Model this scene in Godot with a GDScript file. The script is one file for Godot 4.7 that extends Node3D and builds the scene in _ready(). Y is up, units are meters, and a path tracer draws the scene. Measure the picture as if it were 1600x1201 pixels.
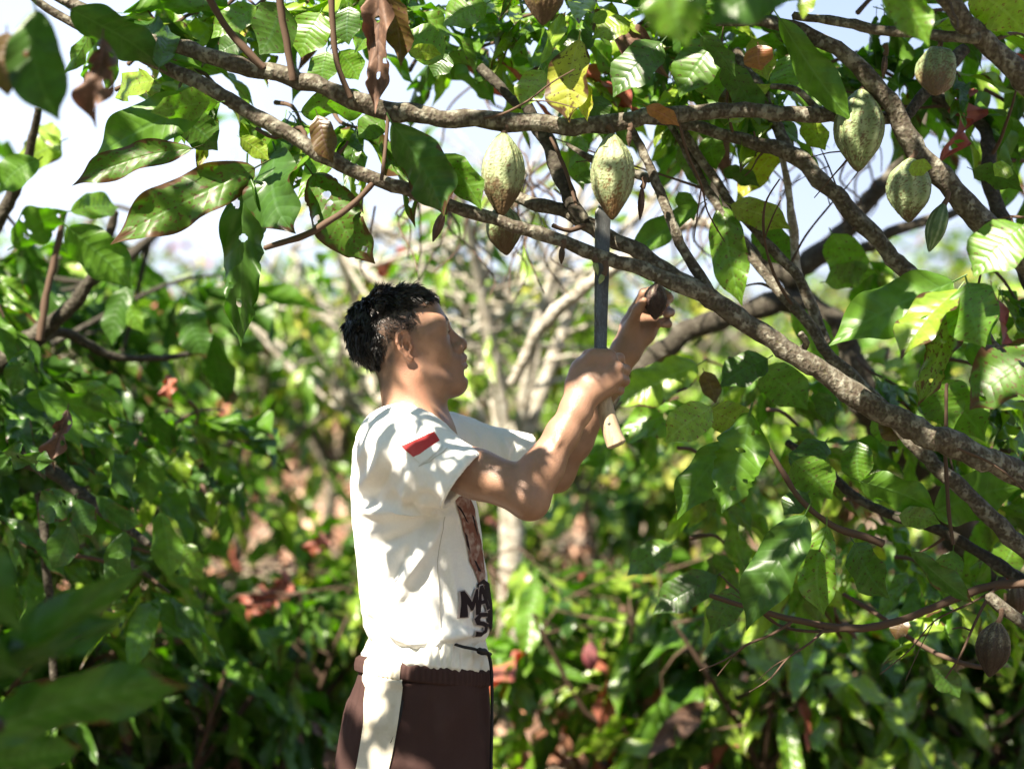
extends Node3D
# A worker picking cacao under the trees. Units are metres, y is up, the camera looks along -z.

const FOC := 2502.0          # focal length in pixels of a picture 1601 px wide
const EYE := 1.42            # height of the lens above the ground
var rng := RandomNumberGenerator.new()
var MAT := {}
var leaf_near: Array = []    # leaf meshes with fine edges
var leaf_far: Array = []     # the same kinds with fewer faces
var leaf_mats: Array = []
var leaf_n := 0

func _ready():
	rng.seed = 7
	camera_and_light()
	make_materials()
	make_leaf_shapes()
	ground()
	background_trees()
	trees_around()
	left_tree()
	near_shrub()
	main_tree()
	pods()
	person()
	machete()

func camera_and_light():
	var cam := Camera3D.new()
	cam.name = "camera"
	add_child(cam)
	cam.position = Vector3(0, EYE, 0)
	cam.near = 0.05
	cam.far = 600.0
	var at := CameraAttributesPhysical.new()
	at.frustum_focal_length = 35.0 / 2.0 / (600.5 / FOC)
	at.frustum_focus_distance = 3.1
	at.exposure_aperture = 2.35
	at.frustum_near = 0.05
	at.frustum_far = 600.0
	cam.attributes = at
	cam.fov = rad_to_deg(2.0 * atan(600.5 / FOC))
	cam.current = true
	var we := WorldEnvironment.new()
	we.name = "environment"
	var e := Environment.new()
	e.background_mode = Environment.BG_SKY
	var sky := Sky.new()
	var sm := ProceduralSkyMaterial.new()
	sm.sky_top_color = Color(0.58, 0.70, 0.90)
	sm.sky_horizon_color = Color(0.87, 0.91, 0.97)
	sm.sky_curve = 0.16
	sm.ground_bottom_color = Color(0.12, 0.13, 0.08)
	sm.ground_horizon_color = Color(0.33, 0.36, 0.29)
	sm.sky_energy_multiplier = 0.60
	var nt := FastNoiseLite.new()
	nt.seed = 5
	nt.frequency = 0.011
	nt.fractal_octaves = 5
	var ci := nt.get_seamless_image(512, 256)
	var cd := ci.get_data()
	var cb := PackedByteArray()
	cb.resize(512 * 256 * 4)
	for i in 512 * 256:
		var v = clampf((cd[i] / 255.0 - 0.42) * 3.2, 0.0, 1.0)
		cb[i * 4] = 255; cb[i * 4 + 1] = 255; cb[i * 4 + 2] = 255
		cb[i * 4 + 3] = int(v * 200)
	sm.sky_cover = ImageTexture.create_from_image(Image.create_from_data(512, 256, false, Image.FORMAT_RGBA8, cb))
	sm.sky_cover_modulate = Color(0.42, 0.42, 0.42)
	sky.sky_material = sm
	e.sky = sky
	e.tonemap_mode = Environment.TONE_MAPPER_LINEAR
	e.tonemap_exposure = 4.4
	e.sdfgi_enabled = true
	e.ssao_enabled = true
	e.ssil_enabled = true
	we.environment = e
	add_child(we)
	var sun := DirectionalLight3D.new()
	sun.name = "sun"
	sun.light_energy = 1.6
	sun.light_color = Color(1.0, 0.955, 0.88)
	sun.light_angular_distance = 0.5
	sun.shadow_enabled = true
	add_child(sun)
	sun.look_at_from_position(SUN * 10.0, Vector3.ZERO)

const SUN := Vector3(-0.38, 0.72, 0.52)

# ---------------------------------------------------------------- helpers
func P(px: float, py: float, d: float) -> Vector3:
	return Vector3((px - 800.0) / FOC * d, EYE - (py - 600.5) / FOC * d, -d)

func to_px(p: Vector3) -> Vector2:
	return Vector2(800.0 + p.x / -p.z * FOC, 600.5 - (p.y - EYE) / -p.z * FOC)

func lin(r: float, g: float, b: float) -> Color:
	return Color(r, g, b).linear_to_srgb()

func thing(called: String, label: String, category: String, at := Vector3.ZERO, group := "") -> Node3D:
	var o := Node3D.new()
	o.name = called
	add_child(o, true)
	o.position = at
	tag(o, label, category, group)
	return o

func tag(o: Node, label: String, category: String, group := ""):
	o.set_meta("label", label)
	o.set_meta("category", category)
	if group:
		o.set_meta("group", group)

func part(called: String, mesh: Mesh, mat: Material, parent: Node) -> MeshInstance3D:
	var o := MeshInstance3D.new()
	o.name = called
	o.mesh = mesh
	if mat:
		o.material_override = mat
	parent.add_child(o, true)
	return o

class MB:
	var v := PackedVector3Array()
	var n := PackedVector3Array()
	var uv := PackedVector2Array()
	var c := PackedColorArray()
	var ix := PackedInt32Array()
	func quad(a: int, b: int, cc: int, d: int):
		ix.append(a); ix.append(b); ix.append(cc)
		ix.append(a); ix.append(cc); ix.append(d)
	func mesh(smooth := false) -> ArrayMesh:
		var arr := []
		arr.resize(Mesh.ARRAY_MAX)
		arr[Mesh.ARRAY_VERTEX] = v
		if n.size() == v.size():
			arr[Mesh.ARRAY_NORMAL] = n
		if uv.size() == v.size():
			arr[Mesh.ARRAY_TEX_UV] = uv
		if c.size() == v.size():
			arr[Mesh.ARRAY_COLOR] = c
		arr[Mesh.ARRAY_INDEX] = ix
		var am := ArrayMesh.new()
		am.add_surface_from_arrays(Mesh.PRIMITIVE_TRIANGLES, arr)
		if n.size() != v.size():
			var st := SurfaceTool.new()
			st.create_from(am, 0)
			st.generate_normals()
			am = st.commit()
		return am

func curve(pts: Array, step: float) -> Array:
	# Catmull-Rom through [position, radius] pairs
	var out := []
	for i in pts.size() - 1:
		var a = pts[max(i - 1, 0)]; var b = pts[i]; var c = pts[i + 1]; var d = pts[min(i + 2, pts.size() - 1)]
		var n = max(2, int(ceil((c[0] - b[0]).length() / step)))
		for k in n:
			var t = float(k) / n
			out.append([b[0].cubic_interpolate(c[0], a[0], d[0], t), lerpf(b[1], c[1], t)])
	out.append(pts[-1])
	return out

var knob := FastNoiseLite.new()

func tube(mb: MB, pts: Array, sides: int, rough := 0.0, cap := true):
	var count := pts.size()
	var up := Vector3(0.13, 0.31, 0.94)
	var start := mb.v.size()
	for i in count:
		var p: Vector3 = pts[i][0]
		var dir: Vector3 = (pts[min(i + 1, count - 1)][0] - pts[max(i - 1, 0)][0]).normalized()
		var s := dir.cross(up).normalized()
		up = s.cross(dir).normalized()
		for k in sides:
			var a := TAU * k / sides
			var nn := s * cos(a) + up * sin(a)
			var r: float = pts[i][1]
			if rough > 0.0:
				var q := p + nn * r
				r *= 1.0 + rough * (knob.get_noise_3d(q.x * 900, q.y * 900, q.z * 900) + 0.8 * knob.get_noise_3d(p.x * 260, p.y * 260, p.z * 260 + 40))
			mb.v.append(p + nn * r)
			mb.n.append(nn)
			if i > 0:
				var b := start + i * sides
				var k2 := (k + 1) % sides
				mb.quad(b - sides + k, b - sides + k2, b + k2, b + k)
	if cap:
		for e in [0, count - 1]:
			var dirc: Vector3 = (pts[0][0] - pts[1][0]) if e == 0 else (pts[-1][0] - pts[-2][0])
			dirc = dirc.normalized()
			var m := mb.v.size()
			mb.v.append(pts[e][0] + dirc * pts[e][1] * 0.5)
			mb.n.append(dirc)
			for k in sides:
				var b: int = start + int(e) * sides
				if e == 0:
					mb.ix.append(m); mb.ix.append(b + (k + 1) % sides); mb.ix.append(b + k)
				else:
					mb.ix.append(m); mb.ix.append(b + k); mb.ix.append(b + (k + 1) % sides)

# ---------------------------------------------------------------- materials
func seam(freq: float, sd: int, size: int, octaves := 4, type := FastNoiseLite.TYPE_SIMPLEX_SMOOTH) -> PackedByteArray:
	var f := FastNoiseLite.new()
	f.noise_type = type
	f.seed = sd
	f.frequency = freq
	f.fractal_octaves = octaves
	return f.get_seamless_image(size, size).get_data()

func tex_from(size: int, fn: Callable) -> ImageTexture:
	var b := PackedByteArray()
	b.resize(size * size * 3)
	for i in size * size:
		var c: Color = fn.call(i)
		b[i * 3] = c.r8; b[i * 3 + 1] = c.g8; b[i * 3 + 2] = c.b8
	var im := Image.create_from_data(size, size, false, Image.FORMAT_RGB8, b)
	return ImageTexture.create_from_image(im)

func bump_from(size: int, h: PackedByteArray, scale: float) -> ImageTexture:
	var im := Image.create_from_data(size, size, false, Image.FORMAT_L8, h)
	im.convert(Image.FORMAT_RGBA8)
	im.bump_map_to_normal_map(scale)
	return ImageTexture.create_from_image(im)

func flat(col: Color, rough := 0.8, spec := 0.5) -> StandardMaterial3D:
	var m := StandardMaterial3D.new()
	m.albedo_color = col
	m.roughness = rough
	m.metallic_specular = spec
	return m

func bark(dark: Color, pale: Color, moss: Color, lichen: float, sd: int, scale: float) -> StandardMaterial3D:
	var n := 256
	var a := seam(0.02, sd, n)
	var b := seam(0.05, sd + 1, n, 3)
	var c := seam(0.12, sd + 2, n, 2)
	var m := StandardMaterial3D.new()
	var lm := 1.0 - lichen
	m.albedo_texture = tex_from(n, func(i):
		var col: Color = dark.lerp(pale, clampf((c[i] / 255.0 - 0.40) * 0.8, 0.0, 0.3)) * (0.75 + 0.5 * a[i] / 255.0)
		col = col.lerp(moss, clampf((a[(i * 7) % (n * n)] / 255.0 - 0.62) * 2.0, 0.0, 0.4))
		var l := clampf((b[i] / 255.0 * 0.55 + a[i] / 255.0 * 0.35 + c[i] / 255.0 * 0.10 - lm) * 11.0, 0.0, 1.0)
		return col.lerp(pale, l * 0.85).linear_to_srgb())
	var h := PackedByteArray()
	h.resize(n * n)
	for i in n * n:
		h[i] = int(clampf(c[i] * 0.55 + b[i] * 0.45, 0, 255))
	m.normal_enabled = true
	m.normal_texture = bump_from(n, h, 5.0)
	m.normal_scale = 1.0
	m.uv1_triplanar = true
	m.uv1_world_triplanar = true
	m.uv1_scale = Vector3.ONE * scale
	m.roughness = 0.88
	m.metallic_specular = 0.3
	return m

func cloth(col: Color, stain: Color, sd: int, amount: float) -> StandardMaterial3D:
	var n := 256
	var a := seam(0.012, sd, n, 5)
	var c := seam(0.2, sd + 3, n, 2)
	var m := StandardMaterial3D.new()
	m.albedo_texture = tex_from(n, func(i):
		var t := clampf((a[i] / 255.0 - 0.5) * 2.4, 0.0, 1.0) * amount
		return (col.lerp(stain, t) * (0.93 + 0.1 * c[i] / 255.0)).linear_to_srgb())
	var h := PackedByteArray()
	h.resize(n * n)
	for y in n:
		for x in n:
			h[y * n + x] = int(clampf(100 + 40 * ((x + y) % 2) + 50 * c[y * n + x] / 255.0, 0, 255))
	m.normal_enabled = true
	m.normal_texture = bump_from(n, h, 1.2)
	m.normal_scale = 0.45
	m.uv1_triplanar = true
	m.uv1_world_triplanar = true
	m.uv1_scale = Vector3.ONE * 3.0
	m.roughness = 0.92
	m.metallic_specular = 0.25
	return m

func vcol(rough: float, spec := 0.4) -> StandardMaterial3D:
	var m := StandardMaterial3D.new()
	m.vertex_color_use_as_albedo = true
	m.roughness = rough
	m.metallic_specular = spec
	return m

var leaf_normal: ImageTexture

func leaf_material(base: Color, vein: Color, blotch: Color, spots: float, edge: float, rough: float, through: Color, sd: int) -> StandardMaterial3D:
	var w := 64
	var hh := 160
	var f := FastNoiseLite.new()
	f.seed = sd
	f.frequency = 0.03
	f.fractal_octaves = 3
	var g := FastNoiseLite.new()
	g.seed = sd + 50
	g.frequency = 0.11
	var b := PackedByteArray()
	b.resize(w * hh * 3)
	for y in hh:
		var t := (y + 0.5) / hh
		for x in w:
			var u := (x + 0.5) / w * 2.0 - 1.0
			var a := absf(u)
			var n1 := f.get_noise_2d(x, y)
			var n2 := g.get_noise_2d(x, y)
			var q := fposmod((t - a * 0.12) * 10.0 + 0.15 * n1, 1.0)
			var line := smoothstep(0.80, 0.97, absf(q - 0.5) * 2.0) * (1.0 - a * 0.7) * 0.5
			line = maxf(line, smoothstep(0.10, 0.03, a) * 0.75)
			var col := base * (1.0 + 0.35 * n1 + 0.12 * n2)
			col = col.lerp(vein, line)
			var s := smoothstep(0.42, 0.55, n2 + spots) * step_f(spots)
			s = maxf(s, smoothstep(1.0 - edge, 1.06 - edge * 0.55, maxf(a, t * 1.0) + n1 * 0.32) * step_f(edge))
			col = col.lerp(blotch, s)
			col.a = 1.0
			col = col.linear_to_srgb()
			var i := (y * w + x) * 3
			b[i] = col.r8; b[i + 1] = col.g8; b[i + 2] = col.b8
	var m := StandardMaterial3D.new()
	m.albedo_texture = ImageTexture.create_from_image(Image.create_from_data(w, hh, false, Image.FORMAT_RGB8, b))
	m.normal_enabled = true
	m.normal_texture = leaf_normal
	m.normal_scale = 0.8
	m.roughness = rough
	m.metallic_specular = 0.5
	m.cull_mode = BaseMaterial3D.CULL_DISABLED
	m.backlight_enabled = true
	m.backlight = through
	m.texture_repeat = false
	return m

func step_f(x: float) -> float:
	return 1.0 if x > 0.001 else 0.0

func make_materials():
	knob.seed = 3
	knob.frequency = 0.02
	knob.fractal_octaves = 3
	# leaf relief: raised midrib and side veins with quilted blade between
	var w := 64
	var hh := 160
	var h := PackedByteArray()
	h.resize(w * hh)
	for y in hh:
		for x in w:
			var u := (x + 0.5) / w * 2.0 - 1.0
			var a := absf(u)
			var q := fposmod(((y + 0.5) / hh - a * 0.12) * 10.0, 1.0)
			var z := sin(q * PI) * 0.6 * (1.0 - a * 0.5)
			z -= smoothstep(0.12, 0.0, a) * 0.45
			h[y * w + x] = int(clampf(90 + 130 * z, 0, 255))
	var im := Image.create_from_data(w, hh, false, Image.FORMAT_L8, h)
	im.convert(Image.FORMAT_RGBA8)
	im.bump_map_to_normal_map(4.0)
	leaf_normal = ImageTexture.create_from_image(im)
	var br := Color(0.09, 0.045, 0.02)
	var thr := Color(0.84, 1.0, 0.28)
	leaf_mats = [
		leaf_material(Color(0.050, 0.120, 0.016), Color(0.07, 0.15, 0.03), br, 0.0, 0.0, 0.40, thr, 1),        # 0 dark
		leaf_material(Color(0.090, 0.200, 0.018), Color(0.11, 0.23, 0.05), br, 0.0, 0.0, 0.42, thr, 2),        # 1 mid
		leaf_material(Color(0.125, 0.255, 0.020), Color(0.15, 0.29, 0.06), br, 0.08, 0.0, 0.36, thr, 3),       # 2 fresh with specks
		leaf_material(Color(0.240, 0.370, 0.035), Color(0.26, 0.40, 0.09), br, 0.0, 0.10, 0.36, thr, 4),       # 3 light
		leaf_material(Color(0.380, 0.400, 0.050), Color(0.42, 0.44, 0.12), br, 0.10, 0.18, 0.5, thr, 5),       # 4 yellow
		leaf_material(Color(0.095, 0.050, 0.030), Color(0.06, 0.03, 0.02), Color(0.15, 0.08, 0.05), 0.15, 0.1, 0.7, Color(0.35, 0.14, 0.06), 6),  # 5 dry brown
		leaf_material(Color(0.330, 0.110, 0.070), Color(0.38, 0.17, 0.10), Color(0.2, 0.05, 0.04), 0.0, 0.12, 0.5, Color(0.8, 0.32, 0.22), 7),  # 6 red flush
		leaf_material(Color(0.080, 0.165, 0.018), Color(0.10, 0.20, 0.04), br, 0.16, 0.22, 0.42, thr, 8),      # 7 mid with dead edges
		leaf_material(Color(0.055, 0.130, 0.022), Color(0.08, 0.17, 0.05), br, 0.0, 0.05, 0.32, thr, 9),       # 8 glossy dark
		leaf_material(Color(0.160, 0.240, 0.030), Color(0.20, 0.28, 0.06), br, 0.20, 0.15, 0.5, thr, 10),      # 9 spotted olive
	]
	leaf_mats[2].metallic_specular = 0.65
	leaf_mats[3].metallic_specular = 0.65
	var lm := leaf_mats[2].duplicate() as StandardMaterial3D
	lm.vertex_color_use_as_albedo = true
	MAT.leaf_mass = lm
	var dry := leaf_mats[5].duplicate() as StandardMaterial3D
	dry.vertex_color_use_as_albedo = true
	MAT.litter = dry
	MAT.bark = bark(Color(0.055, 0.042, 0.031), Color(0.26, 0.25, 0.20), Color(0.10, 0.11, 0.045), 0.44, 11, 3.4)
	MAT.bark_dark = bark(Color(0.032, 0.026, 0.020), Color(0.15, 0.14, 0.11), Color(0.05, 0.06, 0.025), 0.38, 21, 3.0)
	MAT.bark_pale = bark(Color(0.20, 0.17, 0.13), Color(0.50, 0.48, 0.42), Color(0.16, 0.17, 0.09), 0.50, 31, 3.0)
	MAT.twig = flat(lin(0.085, 0.055, 0.038), 0.8, 0.3)
	MAT.stem = flat(lin(0.12, 0.13, 0.04), 0.6, 0.4)
	MAT.shirt = cloth(Color(0.76, 0.755, 0.725), Color(0.55, 0.52, 0.43), 61, 0.35)
	MAT.lining = cloth(Color(0.70, 0.69, 0.63), Color(0.48, 0.44, 0.34), 67, 0.6)
	MAT.trousers = cloth(Color(0.046, 0.025, 0.022), Color(0.065, 0.039, 0.034), 71, 0.6)
	MAT.stripe = cloth(Color(0.56, 0.52, 0.43), Color(0.35, 0.30, 0.20), 77, 0.7)
	MAT.skin = vcol(0.44, 0.5)
	MAT.skin.subsurf_scatter_enabled = true
	MAT.skin.subsurf_scatter_strength = 0.03
	var pores := seam(0.16, 55, 256, 3)
	MAT.skin.normal_enabled = true
	MAT.skin.normal_texture = bump_from(256, pores, 2.5)
	MAT.skin.normal_scale = 0.6
	MAT.skin.uv1_triplanar = true
	MAT.skin.uv1_world_triplanar = true
	MAT.skin.uv1_scale = Vector3.ONE * 9.0
	MAT.hair = flat(lin(0.012, 0.0105, 0.010), 0.44, 0.5)
	MAT.scalp = flat(lin(0.012, 0.011, 0.0105), 0.9, 0.2)
	MAT.pod = vcol(0.58, 0.4)
	MAT.pod.normal_enabled = true
	MAT.pod.normal_texture = bump_from(256, seam(0.07, 57, 256, 3), 4.0)
	MAT.pod.normal_scale = 0.9
	MAT.pod.uv1_triplanar = true
	MAT.pod.uv1_world_triplanar = true
	MAT.pod.uv1_scale = Vector3.ONE * 9.0
	MAT.red = cloth(Color(0.44, 0.050, 0.052), Color(0.50, 0.16, 0.15), 83, 0.6)
	MAT.print_brown = cloth(Color(0.20, 0.085, 0.06), Color(0.52, 0.44, 0.38), 81, 1.0)
	MAT.print_brown.uv1_scale = Vector3.ONE * 9.0
	MAT.print_dark = flat(lin(0.022, 0.014, 0.016), 0.85, 0.3)
	MAT.print_pale = flat(lin(0.42, 0.36, 0.34), 0.85, 0.3)
	MAT.seam = flat(lin(0.48, 0.46, 0.41), 0.9, 0.2)
	MAT.cord = flat(lin(0.008, 0.008, 0.010), 0.6, 0.4)
	MAT.eye = flat(lin(0.7, 0.68, 0.64), 0.15, 0.5)
	MAT.iris = flat(lin(0.015, 0.009, 0.006), 0.1, 0.5)
	MAT.boot = flat(lin(0.012, 0.012, 0.012), 0.45, 0.5)
	var n := 256
	var a := seam(0.015, 91, n, 4)
	var c := seam(0.09, 92, n, 3)
	var wood := StandardMaterial3D.new()
	wood.albedo_texture = tex_from(n, func(i): return Color(0.40, 0.31, 0.20).lerp(Color(0.17, 0.12, 0.075), clampf((c[i] / 255.0 - 0.45) * 1.6, 0.0, 1.0) * 0.7 + clampf((a[i] / 255.0 - 0.55) * 2.0, 0.0, 0.5)).linear_to_srgb())
	wood.uv1_triplanar = true
	wood.uv1_scale = Vector3(24, 5, 24)
	wood.roughness = 0.7
	MAT.wood = wood
	var steel := StandardMaterial3D.new()
	steel.albedo_texture = tex_from(n, func(i): return Color(0.075, 0.08, 0.078).lerp(Color(0.05, 0.04, 0.032), clampf((a[i] / 255.0 - 0.45) * 2.2, 0.0, 1.0)).lerp(Color(0.20, 0.20, 0.19), clampf((c[i] / 255.0 - 0.60) * 3.0, 0.0, 0.45)).linear_to_srgb())
	steel.metallic = 0.4
	steel.roughness = 0.48
	steel.uv1_triplanar = true
	steel.uv1_scale = Vector3(12, 3, 12)
	MAT.steel = steel
	var soil := StandardMaterial3D.new()
	soil.albedo_texture = tex_from(n, func(i): return Color(0.13, 0.095, 0.065).lerp(Color(0.38, 0.30, 0.22), clampf((c[i] / 255.0 - 0.4) * 1.8, 0.0, 1.0)).lerp(Color(0.11, 0.15, 0.04), clampf((a[i] / 255.0 - 0.58) * 3.0, 0.0, 0.6)).linear_to_srgb())
	soil.uv1_triplanar = true
	soil.uv1_world_triplanar = true
	soil.uv1_scale = Vector3.ONE * 0.6
	soil.roughness = 0.95
	MAT.soil = soil

# ---------------------------------------------------------------- leaves
# A leaf lies along +x from its stalk (x = 0) to its tip (x = 1); its width is along z, its upper face looks to +y.
func leaf_shape(nu: int, nv: int, sd: int, wide: float, arch: float, fold: float, wave: float, bite: float, twist: float) -> ArrayMesh:
	var r := RandomNumberGenerator.new()
	r.seed = sd
	var f := FastNoiseLite.new()
	f.seed = sd
	f.frequency = 1.0
	var mb := MB.new()
	var peak := r.randf_range(0.85, 1.15)
	var side_bend := r.randf_range(-0.06, 0.06)
	var holes := []
	if bite > 0.0 and nv > 20:
		for h in 5:
			holes.append([r.randf_range(0.15, 0.9), r.randf_range(-0.8, 0.8), r.randf_range(0.016, 0.034)])
	for j in nv + 1:
		for i in 2 * nu + 1:
			var t := float(j) / nv
			var u := float(i) / nu - 1.0
			# the rim of an insect hole is drawn out to an oval
			for h in holes:
				var dt: float = (t - h[0]) / h[2]
				var du: float = (u - h[1]) * 0.15 / h[2]
				var far := sqrt(dt * dt + du * du)
				if far < 1.0 and absf(u) < 0.99 and j > 0 and j < nv:
					far = maxf(far, 0.05)
					t = h[0] + dt / far * h[2]
					u = clampf(h[1] + du / far * h[2] / 0.15, -1.0, 1.0)
			var w := pow(sin(PI * pow(clampf(t, 0.0, 1.0), peak)), 0.58)
			w *= 1.0 - 0.72 * smoothstep(0.78, 1.0, t)       # drawn-out tip
			if j == 0:
				w = 0.03
			if j == nv:
				w = 0.012
			var a := absf(u)
			var ww := w
			if bite > 0.0 and j > 0 and j < nv:
				var b := maxf(0.0, f.get_noise_2d(t * 4.0 + signf(u) * 31.0, 3.0) - 0.12) * bite
				ww *= 1.0 - clampf(b, 0.0, 0.8) * a
			ww *= 1.0 + 0.06 * f.get_noise_2d(t * 2.6 + signf(u) * 9.0, 8.0)
			var z := u * ww * wide * 0.5
			var y := arch * 4.0 * t * (1.0 - t) + fold * a * wide * 0.5 * w
			y += wave * sin(TAU * (t * 2.1 - a * 0.4) + sd + signf(u)) * a * a * w * 0.20
			if nv > 20:
				y += 0.006 * cos(TAU * (t * 10.0 - a * 1.2)) * a * (1.1 - a) * w * 2.0
			z += side_bend * 4.0 * t * (1.0 - t)
			var tw := twist * (t - 0.5)
			var y2 := y * cos(tw) - z * sin(tw)
			z = y * sin(tw) + z * cos(tw)
			mb.v.append(Vector3(t, y2, z))
			mb.uv.append(Vector2((u + 1.0) * 0.5, t))
	var row := 2 * nu + 1
	for j in nv:
		for i in 2 * nu:
			var q := j * row + i
			var gone := false
			for h in holes:
				var dt: float = ((j + 0.5) / nv - h[0]) / h[2]
				var du: float = ((i + 0.5) / nu - 1.0 - h[1]) * 0.15 / h[2]
				if dt * dt + du * du < 1.0:
					gone = true
			if gone:
				continue
			mb.quad(q, q + row, q + row + 1, q + 1)
	# stalk
	var s := mb.v.size()
	for k in 2:
		for i in 3:
			var a2 := TAU * i / 3.0
			mb.v.append(Vector3(-0.11 + 0.14 * k, 0.012 * (1 - k) + 0.007 * cos(a2), 0.007 * sin(a2)))
			mb.uv.append(Vector2(0.5, 0.02))
	for i in 3:
		mb.quad(s + i, s + (i + 1) % 3, s + 3 + (i + 1) % 3, s + 3 + i)
	return mb.mesh()

func make_leaf_shapes():
	var kinds := [
		[0.30, 0.05, 0.25, 0.3, 0.0, 0.0], [0.34, 0.09, 0.15, 0.5, 0.0, 0.3], [0.28, 0.03, 0.40, 0.3, 0.0, -0.3], [0.36, 0.12, 0.10, 0.6, 0.9, 0.2],
		[0.32, 0.15, 0.30, 0.5, 0.0, 0.5], [0.29, -0.05, 0.20, 0.7, 0.7, -0.4], [0.33, 0.07, 0.55, 0.4, 0.0, 0.15], [0.27, 0.18, 0.7, 0.9, 1.3, 0.8]]
	for i in kinds.size():
		var k = kinds[i]
		leaf_near.append(leaf_shape(7 if k[4] > 0.0 else 3, 64 if k[4] > 0.0 else 40, 100 + i, k[0], k[1], k[2], k[3], k[4], k[5]))
		leaf_far.append(leaf_shape(2, 9, 100 + i, k[0], k[1], k[2], k[3], k[4], k[5]))

func leaf_basis(dir: Vector3, up: Vector3, length: float, broad: float) -> Basis:
	var x := dir.normalized()
	var z := x.cross(up)
	if z.length() < 0.05:
		z = x.cross(Vector3(0.3, 0.2, 1.0))
	z = z.normalized()
	var y := z.cross(x).normalized()
	return Basis(x * length, y * length, z * length * broad)

func pick(weights: Array) -> int:
	# weights: [material, share, material, share ...]
	var total := 0.0
	for i in range(1, weights.size(), 2):
		total += weights[i]
	var x := rng.randf() * total
	for i in range(0, weights.size(), 2):
		x -= weights[i + 1]
		if x <= 0.0:
			return weights[i]
	return weights[0]

# leaves: [Transform3D relative to the tree, shape number, material number, near?]
func hang_leaves(tree: Node3D, leaves: Array, most := 290):
	var sized := []
	for l in leaves:
		var t: Transform3D = l[0]
		var p: Vector3 = tree.position + t * Vector3(0.5, 0, 0)
		var big := 0.0
		if p.z < -0.3:
			var q := to_px(p)
			big = t.basis.x.length() / -p.z
			if q.x < -120 or q.x > 1720 or q.y < -120 or q.y > 1320:
				big *= 0.01
		sized.append([big, l])
	sized.sort_custom(func(a, b): return a[0] > b[0])
	var rest := []
	for i in sized.size():
		var l = sized[i][1]
		if i < most and sized[i][0] > 0.012:
			var o := MeshInstance3D.new()
			o.name = "leaf"
			o.mesh = leaf_near[l[1]] if l[3] else leaf_far[l[1]]
			o.material_override = leaf_mats[l[2]]
			o.transform = l[0]
			tree.add_child(o, true)
			leaf_n += 1
		else:
			rest.append(l)
	if rest:
		var mm := MultiMesh.new()
		mm.transform_format = MultiMesh.TRANSFORM_3D
		mm.use_colors = true
		mm.mesh = leaf_far[1]
		mm.instance_count = rest.size()
		var tint := [Color(0.45, 0.5, 0.7), Color(0.75, 0.8, 0.85), Color(1, 1, 1), Color(1.9, 1.4, 1.4), Color(3.4, 1.7, 1.9), Color(1.0, 0.3, 1.2), Color(2.6, 0.5, 2.0), Color(0.65, 0.65, 0.8), Color(0.5, 0.55, 1.0), Color(1.6, 1.1, 1.2)]
		for i in rest.size():
			mm.set_instance_transform(i, rest[i][0])
			mm.set_instance_color(i, tint[rest[i][2]])
		var o := MultiMeshInstance3D.new()
		o.name = "leaf_mass"
		o.multimesh = mm
		o.material_override = MAT.leaf_mass
		o.set_meta("kind", "stuff")
		tree.add_child(o, true)

# ---------------------------------------------------------------- the ground
func ground():
	var f := FastNoiseLite.new()
	f.seed = 12
	f.frequency = 0.12
	var mb := MB.new()
	var n := 90
	for j in n + 1:
		for i in n + 1:
			var x := (float(i) / n - 0.5)
			var z := (float(j) / n - 0.5)
			var p := Vector3(signf(x) * pow(absf(x) * 2.0, 2.6) * 260.0, 0, signf(z) * pow(absf(z) * 2.0, 2.6) * 260.0 - 4.0)
			p.y = f.get_noise_2d(p.x, p.z) * 0.08 - 0.02 + rise(p.z)
			mb.v.append(p)
	for j in n:
		for i in n:
			var q := j * (n + 1) + i
			mb.quad(q, q + 1, q + n + 2, q + n + 1)
	var g := part("ground", mb.mesh(), MAT.soil, self)
	g.set_meta("kind", "structure")
	# fallen leaves on the slope behind the worker
	var r := RandomNumberGenerator.new()
	r.seed = 15
	var mm := MultiMesh.new()
	mm.transform_format = MultiMesh.TRANSFORM_3D
	mm.use_colors = true
	mm.mesh = leaf_far[7]
	mm.instance_count = 6000
	for i in 6000:
		var z := -lerpf(3.0, 16.0, pow(r.randf(), 0.8))
		var x := r.randf_range(-0.5, 0.5) * (-z * 0.8 + 2.0)
		var tilt := Vector3(r.randfn() * 0.35, 1.0, r.randfn() * 0.35).normalized()
		var a := r.randf() * TAU
		var bs := leaf_basis(Vector3(cos(a), r.randfn() * 0.2, sin(a)), tilt, r.randf_range(0.14, 0.27), r.randf_range(0.8, 1.2))
		mm.set_instance_transform(i, Transform3D(bs, Vector3(x, f.get_noise_2d(x, z) * 0.08 + rise(z) + 0.015, z)))
		var k := r.randf_range(0.7, 1.8)
		mm.set_instance_color(i, Color(3.6, 4.4, 5.0) * k if r.randf() < 0.45 else Color(1.5, 1.3, 1.2) * k)
	var lit := MultiMeshInstance3D.new()
	lit.name = "leaf_litter"
	lit.multimesh = mm
	lit.material_override = MAT.litter
	tag(lit, "dry brown and pale fallen leaves scattered on the slope under the trees", "leaf litter")
	lit.set_meta("kind", "stuff")
	add_child(lit, true)

# the ground climbs gently behind the worker
func rise(z: float) -> float:
	return 1.15 * smoothstep(6.3, 16.0, -z) + 2.2 * smoothstep(16.0, 60.0, -z)

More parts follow.
